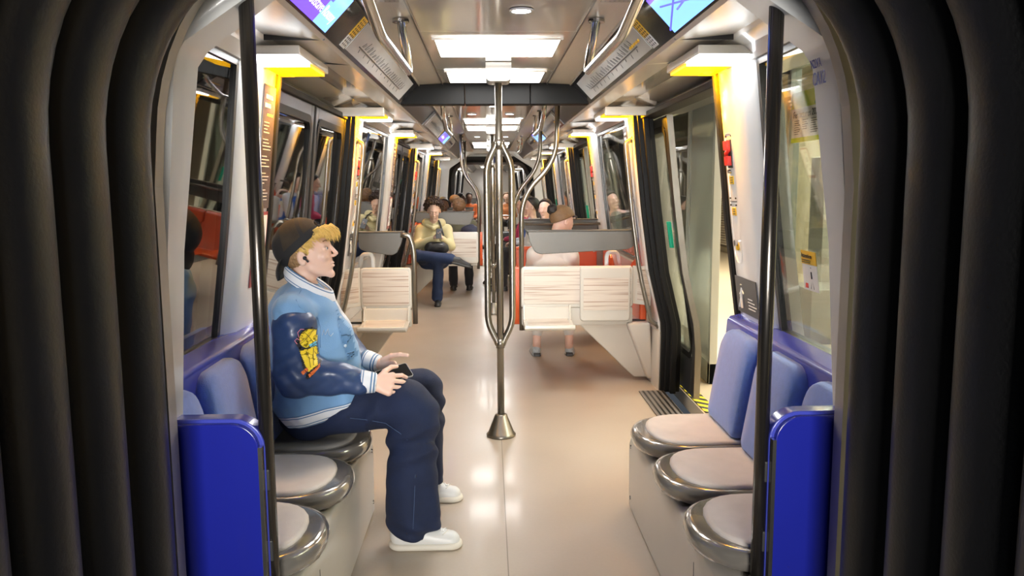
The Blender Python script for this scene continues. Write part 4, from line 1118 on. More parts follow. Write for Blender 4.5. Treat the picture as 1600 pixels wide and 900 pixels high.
def rotm(fwd, pitch_up=0, roll=0):
    """3x3 whose columns are local x(right), y(forward), z(up) for a head facing fwd (angle in degrees from +x) pitched up"""
    a = math.radians(fwd); p = math.radians(pitch_up)
    f = np.array([math.cos(a) * math.cos(p), math.sin(a) * math.cos(p), math.sin(p)])
    r = np.array([math.sin(a), -math.cos(a), 0.0]); u = np.cross(r, f)
    if roll:
        q = math.radians(roll); r, u = r * math.cos(q) + u * math.sin(q), u * math.cos(q) - r * math.sin(q)
    return np.stack([r, f, u], 1)

def head_sdf(c, R, sc=1.0, female=False):
    """head in its own frame: ear level at the origin, y forward, z up"""
    c = np.array(c, float)
    W = lambda x, y, z: tuple(c + R @ (np.array([x, y, z]) * sc))
    Rf = R.astype(np.float32)
    def e(x, y, z, rx, ry, rz): return ell(W(x, y, z), (rx * sc, ry * sc, rz * sc), Rf)
    def k(a, b, r0, r1): return cap(W(*a), W(*b), r0 * sc, r1 * sc)
    jw = .9 if female else 1.0
    f = union([e(0, -.016, .042, .074, .096, .084), e(0, .022, -.004, .060, .070, .088)], .03 * sc)
    f = union([f, k((.042 * jw, .002, -.050), (0.012 * jw, .066, -.094), .013, .012), k((-.042 * jw, .002, -.050), (-.012 * jw, .066, -.094), .013, .012), e(0, .046, -.052, .036 * jw, .038, .038)], .016 * sc)
    f = union([f, e(0, .070, -.094, .014, .012, .013)], .012 * sc)
    f = union([f, k((-.036, .074, .034), (0, .087, .032), .0085, .010), k((.036, .074, .034), (0, .087, .032), .0085, .010)], .012 * sc)
    f = union([f, e(.036, .066, -.016, .020, .016, .018), e(-.036, .066, -.016, .020, .016, .018)], .014 * sc)
    for s_ in (-1, 1): f = sub(f, e(s_ * .031, .097, .014, .015, .014, .010), .010 * sc)
    f = union([f, k((0, .0925, .024), (0, .111, -.016), .0065, .0088)], .007 * sc)
    f = union([f, e(.0105, .101, -.022, .0075, .010, .007), e(-.0105, .101, -.022, .0075, .010, .007)], .005 * sc)
    f = union([f, e(0, .0835, -.051, .020, .010, .006), e(0, .0825, -.062, .017, .010, .006)], .004 * sc)
    f = sub(f, e(0, .0945, -.0565, .018, .010, .0012), .0025 * sc)
    # eyelids over the eyeball
    for s_ in (-1, 1): f = union([f, e(s_ * .031, .077, .014, .0145, .0115, .0115)], .003 * sc)
    # ears
    for s_ in (-1, 1):
        er = sub(e(s_ * .078, -.012, .0, .010, .019, .031), e(s_ * .089, -.008, .003, .008, .011, .020), .004 * sc)
        f = union([f, er], .005 * sc)
    return f, W

SKINS = {}
def skin(name, col):
    if name in SKINS: return SKINS[name]
    m = mat(name, col, .48, var=.07, vscale=12, bump=.04, bscale=220)
    b = m.node_tree.nodes['Principled BSDF']; b.inputs['Subsurface Weight'].default_value = .12; b.inputs['Subsurface Radius'].default_value = (.02, .008, .004)
    SKINS[name] = m; return m

def hand_sdf(palm, fingers, thumb, r=.0085):
    """palm: (wrist, knuckle side index, knuckle side little, thickness); fingers: 4 chains of points; thumb chain"""
    w, ki, kl, th = palm
    w = np.array(w); ki = np.array(ki); kl = np.array(kl)
    fs = []
    for t in (0, .33, .66, 1):
        kk = ki * (1 - t) + kl * t; ww = w + (kk - (ki + kl) / 2) * .35
        fs.append(cap(ww, kk, th * 1.05, th * .85))
    f = union(fs, .012)
    rs = (1.0, 1.03, .97, .84)
    ch = []
    for i, c in enumerate(fingers):
        seg = [cap(c[j], c[j + 1], r * rs[i] * (1.06 - .10 * j), r * rs[i] * (.98 - .11 * j)) for j in range(len(c) - 1)]
        ch.append(union(seg, .002))
    g = union(ch, .0012)
    f = union([f, g], .005)
    tc = union([cap(thumb[j], thumb[j + 1], r * (1.5 - .2 * j), r * (1.25 - .18 * j)) for j in range(len(thumb) - 1)], .004)
    return union([f, tc], .006)
def bbox(pts, pad):
    a = np.array(pts, float); return a.min(0) - pad, a.max(0) + pad

def shoe_sdf(heel, toe, w=.042, h=.06):
    heel = np.array(heel, float); toe = np.array(toe, float); d = toe - heel; L = np.linalg.norm(d); d /= L
    up_ = np.array([0, 0, 1.0]); sole = heel[2]
    a = heel + d * w * .8; b = toe - d * w
    f = union([cap(a + up_ * w * .9, b + up_ * w * .55, w * .92, w * .80, (1, 1, .95)), cap(a + up_ * h, a + d * L * .22 + up_ * (h + .01), w * .82, w * .74), cap(a + d * L * .25 + up_ * h, b - d * L * .12 + up_ * h * .62, w * .72, w * .6)], .02)
    f = inter(f, lambda p: sole + .001 - p[:, 2], .004)
    sl_ = inter(cap(a + up_ * .012, b + up_ * .012, w * 1.08, w * 1.02, (1, 1, .6)), lambda p: np.maximum(sole - p[:, 2], p[:, 2] - (sole + .028)), .006)
    return f, sl_

def figure(name, label, J, mats, res=.009, hres=.005, hands=True, fat=1.0, group=None, hair=None, female=False, extra=None, cat='person', wr=.004, legs=True):
    """a seated or standing figure: J holds joint positions; the body is one mesh, the clothes are its children"""
    sk, top, bot, sho, hr = mats
    g = lambda k: np.array(J[k], float)
    loc = tuple(g('pelvis') * [1, 1, 0])
    R = rotm(*J['face']); hf, W = head_sdf(g('head'), R, J.get('hs', 1.0), female)
    neck = cap(W(0, -.022, -.055), g('neck'), .050 * fat, .058 * fat)
    hn = union([hf, neck], .02)
    parts = []; hl, hh = bbox([W(0, 0, 0)], .135); hl = np.minimum(hl, np.array(J['neck']) - .04)
    parts.append((hn, hl, hh, hres))
    # body under the clothes
    bd = [cap(g('pelvis'), g('chest'), .095 * fat, .10 * fat, (1, 1, 1)), cap(g('chest'), g('neck'), .10 * fat, .05)]
    allp = [J['pelvis'], J['chest'], J['neck']]
    for q in 'LR':
        bd += [cap(g('sh' + q), g('el' + q), .040, .034), cap(g('el' + q), g('wr' + q), .034, .023), cap(g('neck'), g('sh' + q), .05, .045)]
        allp += [J['sh' + q], J['el' + q], J['wr' + q]]
        if legs:
            bd += [cap(g('hip' + q), g('kn' + q), .075, .05), cap(g('kn' + q), g('an' + q), .045, .032)]; allp += [J['hip' + q], J['kn' + q], J['an' + q]]
    lo, hi = bbox(allp, .14); parts.append((union(bd, .03), lo, hi, max(res, .011)))
    if hands:
        for q in 'LR':
            if 'hand' + q in J:
                hs = J['hand' + q]; f = hand_sdf(*hs); pts = [hs[0][0], hs[0][1], hs[0][2]] + [p for c in hs[1] for p in c] + list(hs[2])
                l2_, h2_ = bbox(pts, .022); parts.append((f, l2_, h2_, min(.0028, hres * .6)))
            else:
                w = g('wr' + q); e_ = g('el' + q); d = (w - e_) / np.linalg.norm(w - e_); side = np.cross(d, [0, 0, 1.0]); side /= np.linalg.norm(side) + 1e-9
                k0 = w + d * .075; fi = []
                for t in (-1.4, -.5, .4, 1.3):
                    b_ = k0 + side * .017 * t; fi.append([b_, b_ + d * .028 - np.array([0, 0, .006]), b_ + d * .045 - np.array([0, 0, .024]), b_ + d * .042 - np.array([0, 0, .042])])
                sg = -1 if q == 'L' else 1
                tb = [w + d * .025 - side * .022 * sg, w + d * .055 - side * .04 * sg, w + d * .08 - side * .04 * sg]
                f = hand_sdf((w, k0 - side * .026, k0 + side * .026, .012), fi, tb, .008)
                l2_, h2_ = bbox([w, k0 + d * .08], .06); parts.append((f, l2_, h2_, max(hres * .7, .0032)))
    body = sdf_obj(name, parts, sk, None, loc, relax=1); tag(body, label, cat, group)
    # top
    tf = [cap(g('pelvis') + [0, 0, .03], g('chest'), .125 * fat, .125 * fat), cap(g('chest'), g('neck') - [0, 0, .03], .12 * fat, .07)]
    sv = g('shR') - g('shL'); sv[2] = 0; n_ = sv / (np.linalg.norm(sv) + 1e-9)
    for sg in (-1, 1): tf.append(cap(g('pelvis') + [0, 0, .02] + n_ * sg * .05 * fat, g('chest') + n_ * sg * .07 * fat, .105 * fat, .11 * fat))
    tp = list(tf)
    for q in 'LR': tp += [cap(g('neck') - [0, 0, .05], g('sh' + q), .06, .062 * fat), cap(g('sh' + q), g('el' + q), .062 * fat, .055 * fat), cap(g('el' + q), g('wr' + q), .055 * fat, .040 * fat)]
    tfun = wrinkle(union(tp, .035), wr, 24, 3)
    pts = [J[k] for k in ('pelvis', 'chest', 'neck', 'shL', 'shR', 'elL', 'elR', 'wrL', 'wrR')]
    lo, hi = bbox(pts, .17)
    sdf_obj('top_garment', [(tfun, lo, hi, res)], top, body, loc)
    if legs:
        lg = [cap(g('hipL'), g('hipR'), .115 * fat, .115 * fat), cap(g('pelvis'), (g('hipL') + g('hipR')) / 2, .12 * fat, .11 * fat)]
        for q in 'LR':
            lg += [cap(g('hip' + q), g('kn' + q), .092 * fat, .068 * fat), cap(g('kn' + q), g('an' + q), .066 * fat, J.get('hem', .062) * fat)]
        pts = [J[k] for k in ('pelvis', 'hipL', 'hipR', 'knL', 'knR', 'anL', 'anR')]; lo, hi = bbox(pts, .15)
        zf = min(J['anL'][2], J['anR'][2]) - .045
        sdf_obj('trousers', [(wrinkle(union(lg, .03), wr * .8, 22, 5), lo, hi, res)], bot, body, loc)
        for q in 'LR':
            if 'toe' + q in J:
                f, s_ = shoe_sdf(J['heel' + q], J['toe' + q]); lo, hi = bbox([J['heel' + q], J['toe' + q]], .07); hi[2] += .06
                sh_ = sdf_obj('shoe', [(union([f, s_], .002), lo, hi, min(res, .006))], sho, body, loc)
    if hair: hair(body, W, R, loc, hr, hres)
    return body, W, R, loc

def hair_short(vol=.012, curly=0, cut=(0, .6, -.01), back=-.07, fr_add=0.0, ztop=.072):
    def h(body, W, R, loc, m, hres):
        c = W(0, -.018, .05); Rf = R.astype(np.float32)
        f = ell(c, (.078 + vol, .102 + vol, .088 + vol), Rf)
        lf = lambda p: (p - np.array(W(0, 0, 0), np.float32)) @ Rf
        face = lambda p: (lambda q: np.maximum(q[:, 1] - (.050 + .2 * np.abs(q[:, 0])), q[:, 2] - .085) * 1.0)(lf(p))
        # carve away the face: keep where behind the hairline or above the forehead
        def keep(p):
            q = lf(p); front = .045 + fr_add - .30 * np.clip(.06 - q[:, 2], -1, 1)    # hairline moves back lower down
            line = q[:, 1] - np.where(q[:, 2] > ztop, .2, front)
            low = back - q[:, 2]
            low = np.maximum(low, (.012 - q[:, 2]) + (q[:, 1] + .03) * 1.2)
            return np.maximum(line, low)
        g = inter(f, keep, .012)
        if curly: g = wrinkle(g, curly, 130, 9); 
        sdf_obj('hair', [(g, np.array(c) - .16 - vol, np.array(c) + .16 + vol, max(hres, .004))], m, body, loc, relax=1)
    return h

def striped(name, base, o, d, stops, rough=.8, bump=.2, bscale=300, bend=None):
    """cloth whose knitted stripes lie at given distances along direction d from point o (object space)"""
    m = mat(name, base, rough, bump=bump, bscale=bscale, sheen=.2); nt = m.node_tree; b = nt.nodes['Principled BSDF']
    tc = nt.nodes.new('ShaderNodeTexCoord'); s_ = nt.nodes.new('ShaderNodeVectorMath'); s_.operation = 'SUBTRACT'; s_.inputs[1].default_value = o
    dt = nt.nodes.new('ShaderNodeVectorMath'); dt.operation = 'DOT_PRODUCT'; dt.inputs[1].default_value = Vector(d).normalized()
    nt.links.new(tc.outputs['Object'], s_.inputs[0]); nt.links.new(s_.outputs[0], dt.inputs[0])
    cur = None; prev = nt.nodes.new('ShaderNodeRGB'); prev.outputs[0].default_value = (*base, 1); cur = prev.outputs[0]
    for (t0, t1, col) in stops:
        a = nt.nodes.new('ShaderNodeMath'); a.operation = 'GREATER_THAN'; a.inputs[1].default_value = t0; nt.links.new(dt.outputs['Value'], a.inputs[0])
        c = nt.nodes.new('ShaderNodeMath'); c.operation = 'LESS_THAN'; c.inputs[1].default_value = t1; nt.links.new(dt.outputs['Value'], c.inputs[0])
        e_ = nt.nodes.new('ShaderNodeMath'); e_.operation = 'MULTIPLY'; nt.links.new(a.outputs[0], e_.inputs[0]); nt.links.new(c.outputs[0], e_.inputs[1])
        mx = nt.nodes.new('ShaderNodeMixRGB'); mx.inputs[2].default_value = (*col, 1); nt.links.new(e_.outputs[0], mx.inputs[0]); nt.links.new(cur, mx.inputs[1]); cur = mx.outputs[0]
    nt.links.new(cur, b.inputs['Base Color']); return m

# ---------------------------------------------------------------- the blond man on the left bench
from mathutils.bvhtree import BVHTree
SK1 = skin('fair_skin', (.78, .52, .41))
FELT = mat('sky_blue_felt', (.165, .33, .56), .8, var=.10, vscale=7, bump=.15, bscale=260, sheen=.3)
LEATH = mat('navy_leather_sleeve', (.024, .050, .135), .40, var=.25, vscale=6, bump=.04, bscale=40, coat=.12)
DENIM = mat('dark_indigo_denim', (.0055, .013, .046), .85, var=.5, vscale=9, bump=.25, bscale=420)
CAPB = mat('black_cap_cloth', (.012, .012, .013), .8, bump=.2, bscale=400)
CAPM = mat('brown_cap_mesh', (.042, .029, .017), .9, var=.9, vscale=16, bump=.5, bscale=500)
HBL = mat('blond_hair', (.85, .55, .16), .45, var=.3, vscale=60, bump=.25, bscale=260)
HBR = mat('light_brown_hair', (.30, .18, .085), .6, var=.3, vscale=60, bump=.35, bscale=300)
SNEAK = mat('white_leather_sneaker', (.66, .66, .65), .4, var=.03, vscale=20, bump=.05)
SOLE = mat('cream_rubber_sole', (.66, .62, .54), .6)
KW = (.72, .74, .78); KB = (.10, .20, .36)
P0 = (-.80, 3.32, 0)
def o_(p): return (p[0] - P0[0], p[1] - P0[1], p[2] - P0[2])
HC = (-.790, 3.30, 1.198); HR = rotm(0, 14)
hf, W1 = head_sdf(HC, HR, 1.0)
hf = union([hf, cap(W1(0, -.030, -.05), (-.825, 3.30, 1.05), .046, .058)], .014)
bd = union([cap((-.80, 3.31, .58), (-.80, 3.31, .92), .10, .11), cap((-.80, 3.31, .92), (-.81, 3.30, 1.07), .10, .055),
            cap((-.81, 3.3, 1.02), (-.81, 3.13, .98), .05, .045), cap((-.81, 3.3, 1.02), (-.80, 3.48, .98), .05, .045),
            cap((-.81, 3.12, .98), (-.80, 3.055, .75), .042, .036), cap((-.80, 3.055, .75), (-.50, 3.10, .712), .036, .024),
            cap((-.80, 3.49, .98), (-.71, 3.555, .76), .042, .036), cap((-.71, 3.555, .76), (-.53, 3.42, .715), .036, .024),
            cap((-.80, 3.23, .56), (-.38, 3.17, .60), .075, .05), cap((-.38, 3.17, .60), (-.39, 3.17, .10), .045, .035),
            cap((-.80, 3.41, .56), (-.39, 3.60, .55), .075, .05), cap((-.39, 3.60, .55), (-.39, 3.66, .10), .045, .035)], .03)
# phone frame of reference
PH = np.array((-.444, 3.222, .716)); U = np.array((.80, .56, .12)); U /= np.linalg.norm(U); Wd = np.array((-.50, .60, .62)); Wd -= U * (Wd @ U); Wd /= np.linalg.norm(Wd); NN = np.cross(U, Wd)
def ph(a, b, c=0): return tuple(PH + U * a + Wd * b + NN * c)
handR = (((-.505, 3.095, .712), (-.438, 3.118, .735), (-.452, 3.092, .672), .0165),
         [[(-.436, 3.120, .733), (-.404, 3.150, .728), (-.391, 3.180, .712), (-.395, 3.200, .700)],
          [(-.434, 3.108, .716), (-.401, 3.133, .706), (-.388, 3.162, .692), (-.394, 3.184, .684)],
          [(-.440, 3.098, .696), (-.410, 3.119, .686), (-.398, 3.146, .675), (-.404, 3.168, .670)],
          [(-.450, 3.092, .677), (-.424, 3.108, .668), (-.413, 3.130, .661), (-.418, 3.150, .659)]],
         [(-.490, 3.105, .728), (-.468, 3.130, .750), (-.447, 3.160, .760), (-.428, 3.184, .757)])
handL = (((-.535, 3.425, .715), (-.462, 3.365, .728), (-.478, 3.395, .690), .0155),
         [[(-.462, 3.362, .726), (-.436, 3.325, .722), (-.428, 3.292, .708), (-.432, 3.272, .700)],
          [(-.464, 3.372, .712), (-.434, 3.338, .704), (-.424, 3.305, .692), (-.430, 3.284, .688)],
          [(-.470, 3.382, .700), (-.442, 3.352, .688), (-.432, 3.322, .678), (-.438, 3.302, .676)],
          [(-.478, 3.390, .688), (-.455, 3.366, .676), (-.446, 3.342, .668), (-.450, 3.325, .668)]],
         [(-.510, 3.395, .738), (-.470, 3.368, .762), (-.432, 3.345, .772), (-.398, 3.325, .772)])
parts = [(hf, (-.94, 3.17, 1.03), (-.63, 3.43, 1.37), .0028), (bd, (-1.0, 3.0, .04), (-.28, 3.75, 1.16), .012)]
for hs in (handR, handL):
    pts = [hs[0][0], hs[0][1], hs[0][2]] + [p for c in hs[1] for p in c] + hs[2]
    lo, hi = bbox(pts, .022); parts.append((hand_sdf(*hs, r=.0086), lo, hi, .0019))
man = sdf_obj('person', parts, SK1, None, P0, relax=1)
tag(man, 'young blond man in backwards black cap and pale blue varsity jacket on the left bench', 'person')
Rf = HR.astype(np.float32); HCn = np.array(HC, np.float32)
def lf(p): return (p - HCn) @ Rf
# eye details
for s_ in (-1, 1):
    e = MB(); c = Vector(W1(s_ * .031, .0795, .0145))
    bm = bmesh.new(); bmesh.ops.create_uvsphere(bm, u_segments=16, v_segments=10, radius=.0105)
    vs = [tuple(v.co + c) for v in bm.verts]; fs = [tuple(v.index for v in f.verts) for f in bm.faces]; bm.free()
    e.add(vs, fs); eo = e.build('eye', mat('eye_white', (.75, .72, .70), .2), man, smooth=True, loc=P0)
    MB().tube([W1(s_ * .031, .0885, .0135), W1(s_ * .031, .0912, .0133)], [.0052, .0048], 14).build('iris', mat('iris_grey_blue', (.08, .12, .16), .15), eo, smooth=False, loc=P0)
    br = MB()
    for i in range(26):
        t = i / 25; x = s_ * (.014 + .034 * t); z = .038 + .006 * math.sin(t * 2.4)
        br.tube([W1(x, .094 - .012 * t * t, z), W1(x + s_ * .005, .096 - .013 * t * t, z + .004)], [.0011, .0004], 4)
    br.build('eyebrow', HBR, man, loc=P0)
    lsh = MB()
    lsh.tube([W1(s_ * (.019 + .004 * i), .0895 + .0035 * math.sin(i / 6 * 3.14) - .0012 * i, .0195 + .0008 * math.sin(i / 6 * 3.14)) for i in range(7)], .0009, 5)
    lsh.build('upper_eyelid_line', HBR, man, loc=P0)
# hair under the cap: sides, nape and fringe base
def hair_keep(p):
    q = lf(p); below_face = q[:, 1] - (.030 + .55 * np.clip(q[:, 2] - .03, -.2, .06))
    low = np.where(q[:, 1] > -.012, (.004 + .028 * (np.abs(q[:, 1] - .012) > .012)) - q[:, 2], -.055 - .3 * (q[:, 1] + .02) * 0 - q[:, 2])
    return np.maximum(below_face, low)
hs_ = inter(ell(HC + HR @ np.array([0, -.016, .042]), (.081, .103, .091), Rf), hair_keep, .008)
hs_ = sub(hs_, ell(W1(-.085, -.012, 0), (.012, .020, .033), Rf), .003)
hs_ = wrinkle(hs_, .0018, 260, 4)
fr_ = union([ell(W1(0, .068, .080), (.057, .028, .020), Rf), ell(W1(0, .084, .074), (.044, .012, .010), Rf)], .02)
fr_ = wrinkle(fr_, .004, 190, 8)
hair = sdf_obj('hair', [(union([hs_, fr_], .012), HCn - .15, HCn + .18, .003)], [HBR, HBL], man, P0, colf=lambda c: (lf(c.astype(np.float32))[:, 1] > .012).astype(int))
st = MB(); rs = random.Random(5)
for i in range(420):
    x = rs.uniform(-.056, .056); a = rs.uniform(0, 1); y0 = .078 + .018 * (1 - abs(x) / .06) - a * .03; z0 = .092 - .012 * rs.random() + a * .008
    L = rs.uniform(.024, .064); dn = rs.uniform(.25, 1.0); sx_ = rs.uniform(-.5, .5)
    p0 = (x, y0, z0); p1 = (x + sx_ * L * .3, y0 + L * .55, z0 + L * (.30 - dn * .30)); p2 = (x + sx_ * L * .7, y0 + L * (1.0 - .25 * dn), z0 - L * dn * .62); p3 = (x + sx_ * L, y0 + L * (1.05 - .35 * dn), z0 - L * dn * 1.05)
    st.tube([W1(*p0), W1(*p1), W1(*p2), W1(*p3)], [.0030, .0027, .0018, .0005], 5)
for i in range(260):  # side strands running forward over the temple
    s_ = -1 if i % 3 else 1; y = rs.uniform(-.03, .06); z = .045 + .6 * y + rs.uniform(-.012, .010); L = rs.uniform(.016, .032)
    rx = .0805 * math.sqrt(max(.05, 1 - ((y + .016) / .108) ** 2))
    p0 = (s_ * rx * .98, y, z); p1 = (s_ * (rx * 1.01), y + L * .5, z - L * .25); p2 = (s_ * rx * .985, y + L * .9, z - L * .75)
    st.tube([W1(*p0), W1(*p1), W1(*p2)], [.0016, .0013, .0004], 4)
s_o = st.build('fringe', HBL, hair, smooth=True, loc=P0); s_o['kind'] = 'stuff'
# backwards cap
pl = lambda p: (lambda q: (.046 + .52 * q[:, 1] + 2.2 * np.clip(-.055 - q[:, 1], 0, 1) * -.32) - q[:, 2])(lf(p))
dome = ell(W1(0, -.017, .050), (.0885, .113, .114), Rf)
dome = union([dome, ell(W1(0, -.095, .055), (.050, .030, .050), Rf)], .03)
capf = inter(sub(dome, ell(W1(0, -.017, .046), (.081, .104, .104), Rf), .002), pl, .003)
strap_hole = ell(W1(0, .095, .118), (.034, .045, .018), Rf)
capf = sub(capf, strap_hole, .003)
def capcol(c):
    q = lf(c.astype(np.float32)); above = q[:, 2] - (.046 + .52 * q[:, 1])
    m = (above > .036) & (q[:, 1] > -.075) & (np.abs(q[:, 0]) > .005) & (np.abs(q[:, 1] - .012 + .25 * (q[:, 2] - .1)) > .008) & (q[:, 1] < .066)
    return m.astype(int)
cp = sdf_obj('cap', [(capf, HCn - .16, HCn + .20, .0028)], [CAPB, CAPM], man, P0, colf=capcol)
# brim hanging behind the neck
bz = MB(); rows_t = []; rows_b = []
nv = 9; nu = 17
for i in range(nv):
    t = i / (nv - 1); rt_ = []; rb_ = []
    for j in range(nu):
        u = -1 + 2 * j / (nu - 1); hwid = .073 * (1 - .16 * t * t); x = u * hwid
        arch = .028 * u * u
        L = .082 * t * (1 - .22 * u ** 4)
        y = -.118 + arch * 1.0 - .022 * math.sin(t * 2.2) - .012 * t; z = .012 - L * .97 + .006 * u * u
        rt_.append(W1(x, y - .0022, z)); rb_.append(W1(x, y + .0022, z))
    rows_t.append(rt_); rows_b.append(rb_[::-1])
bz.loft([a + b for a, b in zip(rows_t, rows_b)]); bz.build('brim', CAPB, cp, smooth=True, loc=P0)
MB().tube([W1(0, -.017, .163), W1(0, -.017, .168)], [.009, .006], 14).build('top_button', CAPB, cp, smooth=True, loc=P0)
# snap strap across the opening
MB().tube([W1(.036 * math.sin(a) , .006 + .092 * math.cos(a * .55), .100 + .012 * math.cos(a)) for a in np.linspace(-1.2, 1.2, 9)], .0045, 8).build('snap_strap', CAPB, cp, smooth=True, loc=P0)
# earbud in the near ear
eb = MB(); eb.tube([W1(.074, .0, .0), W1(.087, .002, -.002)], [.008, .0075], 14); eb.tube([W1(.085, .002, -.003), W1(.089, .012, -.020)], .0038, 10)
eb.build('earbud', DARKP, man, smooth=True, loc=P0)

# jacket
S13 = (1, 1.32, 1)
tor = union([cap((-.775, 3.31, .60), (-.785, 3.31, .78), .160, .165, S13), cap((-.785, 3.31, .78), (-.805, 3.31, .95), .165, .130, S13),
             cap((-.70, 3.30, .66), (-.715, 3.30, .84), .085, .085, (1, 1.5, 1)), cap((-.83, 3.205, .60), (-.655, 3.195, .63), .098, .092), cap((-.83, 3.42, .60), (-.655, 3.42, .63), .098, .092),
             cap((-.815, 3.30, 1.03), (-.825, 3.145, 1.005), .070, .068), cap((-.815, 3.30, 1.03), (-.815, 3.475, 1.0), .070, .068),
             cap((-.82, 3.13, .99), (-.81, 3.12, .90), .070, .075), cap((-.81, 3.48, .99), (-.80, 3.49, .90), .070, .075),
             cap((-.87, 3.31, .98), (-.85, 3.31, .80), .085, .10, S13)], .04)
hemcut = lambda p: (.512 + .24 * (p[:, 0] + .85)) - p[:, 2]
torf = inter(wrinkle(wrinkle(tor, .0065, 17, 11), .0022, 48, 12), hemcut, .006)
# soft diagonal drapes on the side
def drape(f):
    def g(p):
        a = np.sin((p[:, 0] * .7 - p[:, 2] * .35) * 58 + 2.0 * np.sin(p[:, 2] * 9)) * np.clip((.86 - p[:, 2]) * 6, 0, 1) * np.clip((p[:, 2] - .56) * 10, 0, 1)
        return f(p) + .0042 * a
    return g
torf = drape(torf)
HB = (-.85, 3.31, .512); hd_ = Vector((-.24, 0, 1)).normalized()
JKT = striped('jacket_felt_with_ribbed_hem', (.165, .33, .56), o_(HB), hd_, [(-.1, .008, KB), (.008, .014, KW), (.014, .018, KB), (.018, .046, KW), (.046, .050, KB), (.050, .055, KW), (.055, .060, KB)], bump=.12, bscale=200)
jk = sdf_obj('jacket', [(torf, (-1.02, 3.0, .48), (-.56, 3.62, 1.12), .0052)], [JKT], man, P0, relax=2)
def sleeve(pts, rad, name, seed):
    f = union([cap(pts[i], pts[i + 1], rad[i], rad[i + 1]) for i in range(len(pts) - 1)], .03)
    f = wrinkle(wrinkle(f, .0068, 26, seed), .0012, 70, seed + 5)
    el_ = np.array(pts[1])
    def g(p):
        d = np.linalg.norm(p - el_.astype(np.float32), axis=1)
        return f(p) + .0050 * np.sin(p[:, 0] * 95 + p[:, 2] * 70) * np.exp(-(d / .09) ** 2)
    lo, hi = bbox(pts, .11)
    return sdf_obj(name, [(g, lo, hi, .0048)], LEATH, jk, P0, relax=1)
slR = sleeve([(-.812, 3.112, .925), (-.795, 3.045, .765), (-.572, 3.088, .722)], [.090, .078, .050], 'sleeve', 21)
slL = sleeve([(-.80, 3.50, .93), (-.715, 3.54, .775), (-.605, 3.45, .728)], [.085, .070, .048], 'sleeve', 22)
def cuff(a, b, name):
    A = Vector(a); B = Vector(b); L = (B - A).length; d = (B - A).normalized()
    m_ = striped('knit_cuff_' + name, KW, o_(a), d, [(-.01, .007, KB), (.012, .016, KB), (L - .022, L - .016, KB), (L - .010, L - .004, KB)])
    MB().tube([A - d * .012, A, A + d * L * .3, A + d * L * .8, B, B + d * .002, B - d * .012], [.040, .047, .046, .041, .038, .034, .030], 24).build('cuff', m_, jk, smooth=True, loc=P0)
cuff((-.565, 3.089, .720), (-.500, 3.096, .712), 'near'); cuff((-.598, 3.448, .727), (-.535, 3.425, .715), 'far')
# collar: stand-up ribbed band, higher behind
rows = []; n = 40; C0 = Vector((-.797, 3.30, 1.085))
for (rr, dz) in ((1.06, -.030), (1.10, -.006), (1.02, .024), (.97, .030), (.92, .026), (.97, -.004), (.96, -.03)):
    rw = []
    for k in range(n):
        a = 2 * math.pi * k / n; cx_, cy_ = math.cos(a), math.sin(a)
        front = max(0, cx_)
        z = -.052 * cx_ + (.004 if cx_ < 0 else 0) - .008 * front
        rw.append((C0.x + .088 * rr * cx_ + .012 * front, C0.y + .082 * rr * cy_, C0.z + z + dz))
    rows.append(rw)
CM = striped('ribbed_collar', KW, o_((C0.x, C0.y, C0.z - .016)), (.5, 0, .85), [(-.2, -.006, KB), (.000, .004, KB), (.029, .033, KB), (.038, .060, KB)])
MB().grid(rows, close=True).build('collar', CM, jk, smooth=True, loc=P0)
# front placket with snaps, following the chest
dg = None
def bvh_of(o):
    me = o.data; return BVHTree.FromPolygons([v.co + Vector(P0) for v in me.vertices], [tuple(p.vertices) for p in me.polygons])
bj = bvh_of(jk); bs = bvh_of(slR)
def proj_y(bv, x, z, off=.0025, ystart=2.6):
    h = bv.ray_cast(Vector((x, ystart, z)), Vector((0, 1, 0)))
    if h[0] is None: return None
    return h[0] + h[1] * off if h[1].y < 0 else h[0] + Vector((0, -off, 0))
def decal(bv, poly, name, m_, par, off=.003, st_=.0035, hole=None):
    """a patch that follows the cloth: grid cells inside a polygon given in the x-z plane"""
    def inside(x, z, pg):
        c = False; j = len(pg) - 1
        for i in range(len(pg)):
            if (pg[i][1] > z) != (pg[j][1] > z) and x < (pg[j][0] - pg[i][0]) * (z - pg[i][1]) / (pg[j][1] - pg[i][1]) + pg[i][0]: c = not c
            j = i
        return c
    xs = [p[0] for p in poly]; zs = [p[1] for p in poly]; mb = MB(); cache = {}
    nx = int((max(xs) - min(xs)) / st_) + 2; nz = int((max(zs) - min(zs)) / st_) + 2
    def P(i, j):
        if (i, j) not in cache: cache[(i, j)] = proj_y(bv, min(xs) + i * st_, min(zs) + j * st_, off)
        return cache[(i, j)]
    for i in range(nx):
        for j in range(nz):
            if inside(min(xs) + (i + .5) * st_, min(zs) + (j + .5) * st_, poly):
                q = [P(i, j), P(i + 1, j), P(i + 1, j + 1), P(i, j + 1)]
                if all(t is not None for t in q): mb.add(q, [(0, 1, 2, 3)])
    bm_ = mb.build(name, m_, par, loc=P0, smooth=True)
    bb = bmesh.new(); bb.from_mesh(bm_.data); bmesh.ops.remove_doubles(bb, verts=bb.verts, dist=.0002); bb.to_mesh(bm_.data); bb.free()
    return bm_
def pix(px, py, Y):
    d = fw + r2 * (px - 800) / F - u2 * (py - 450) / F; t = (Y - CAMPOS.y) / d.y; p = CAMPOS + d * t; return (p.x, p.z)
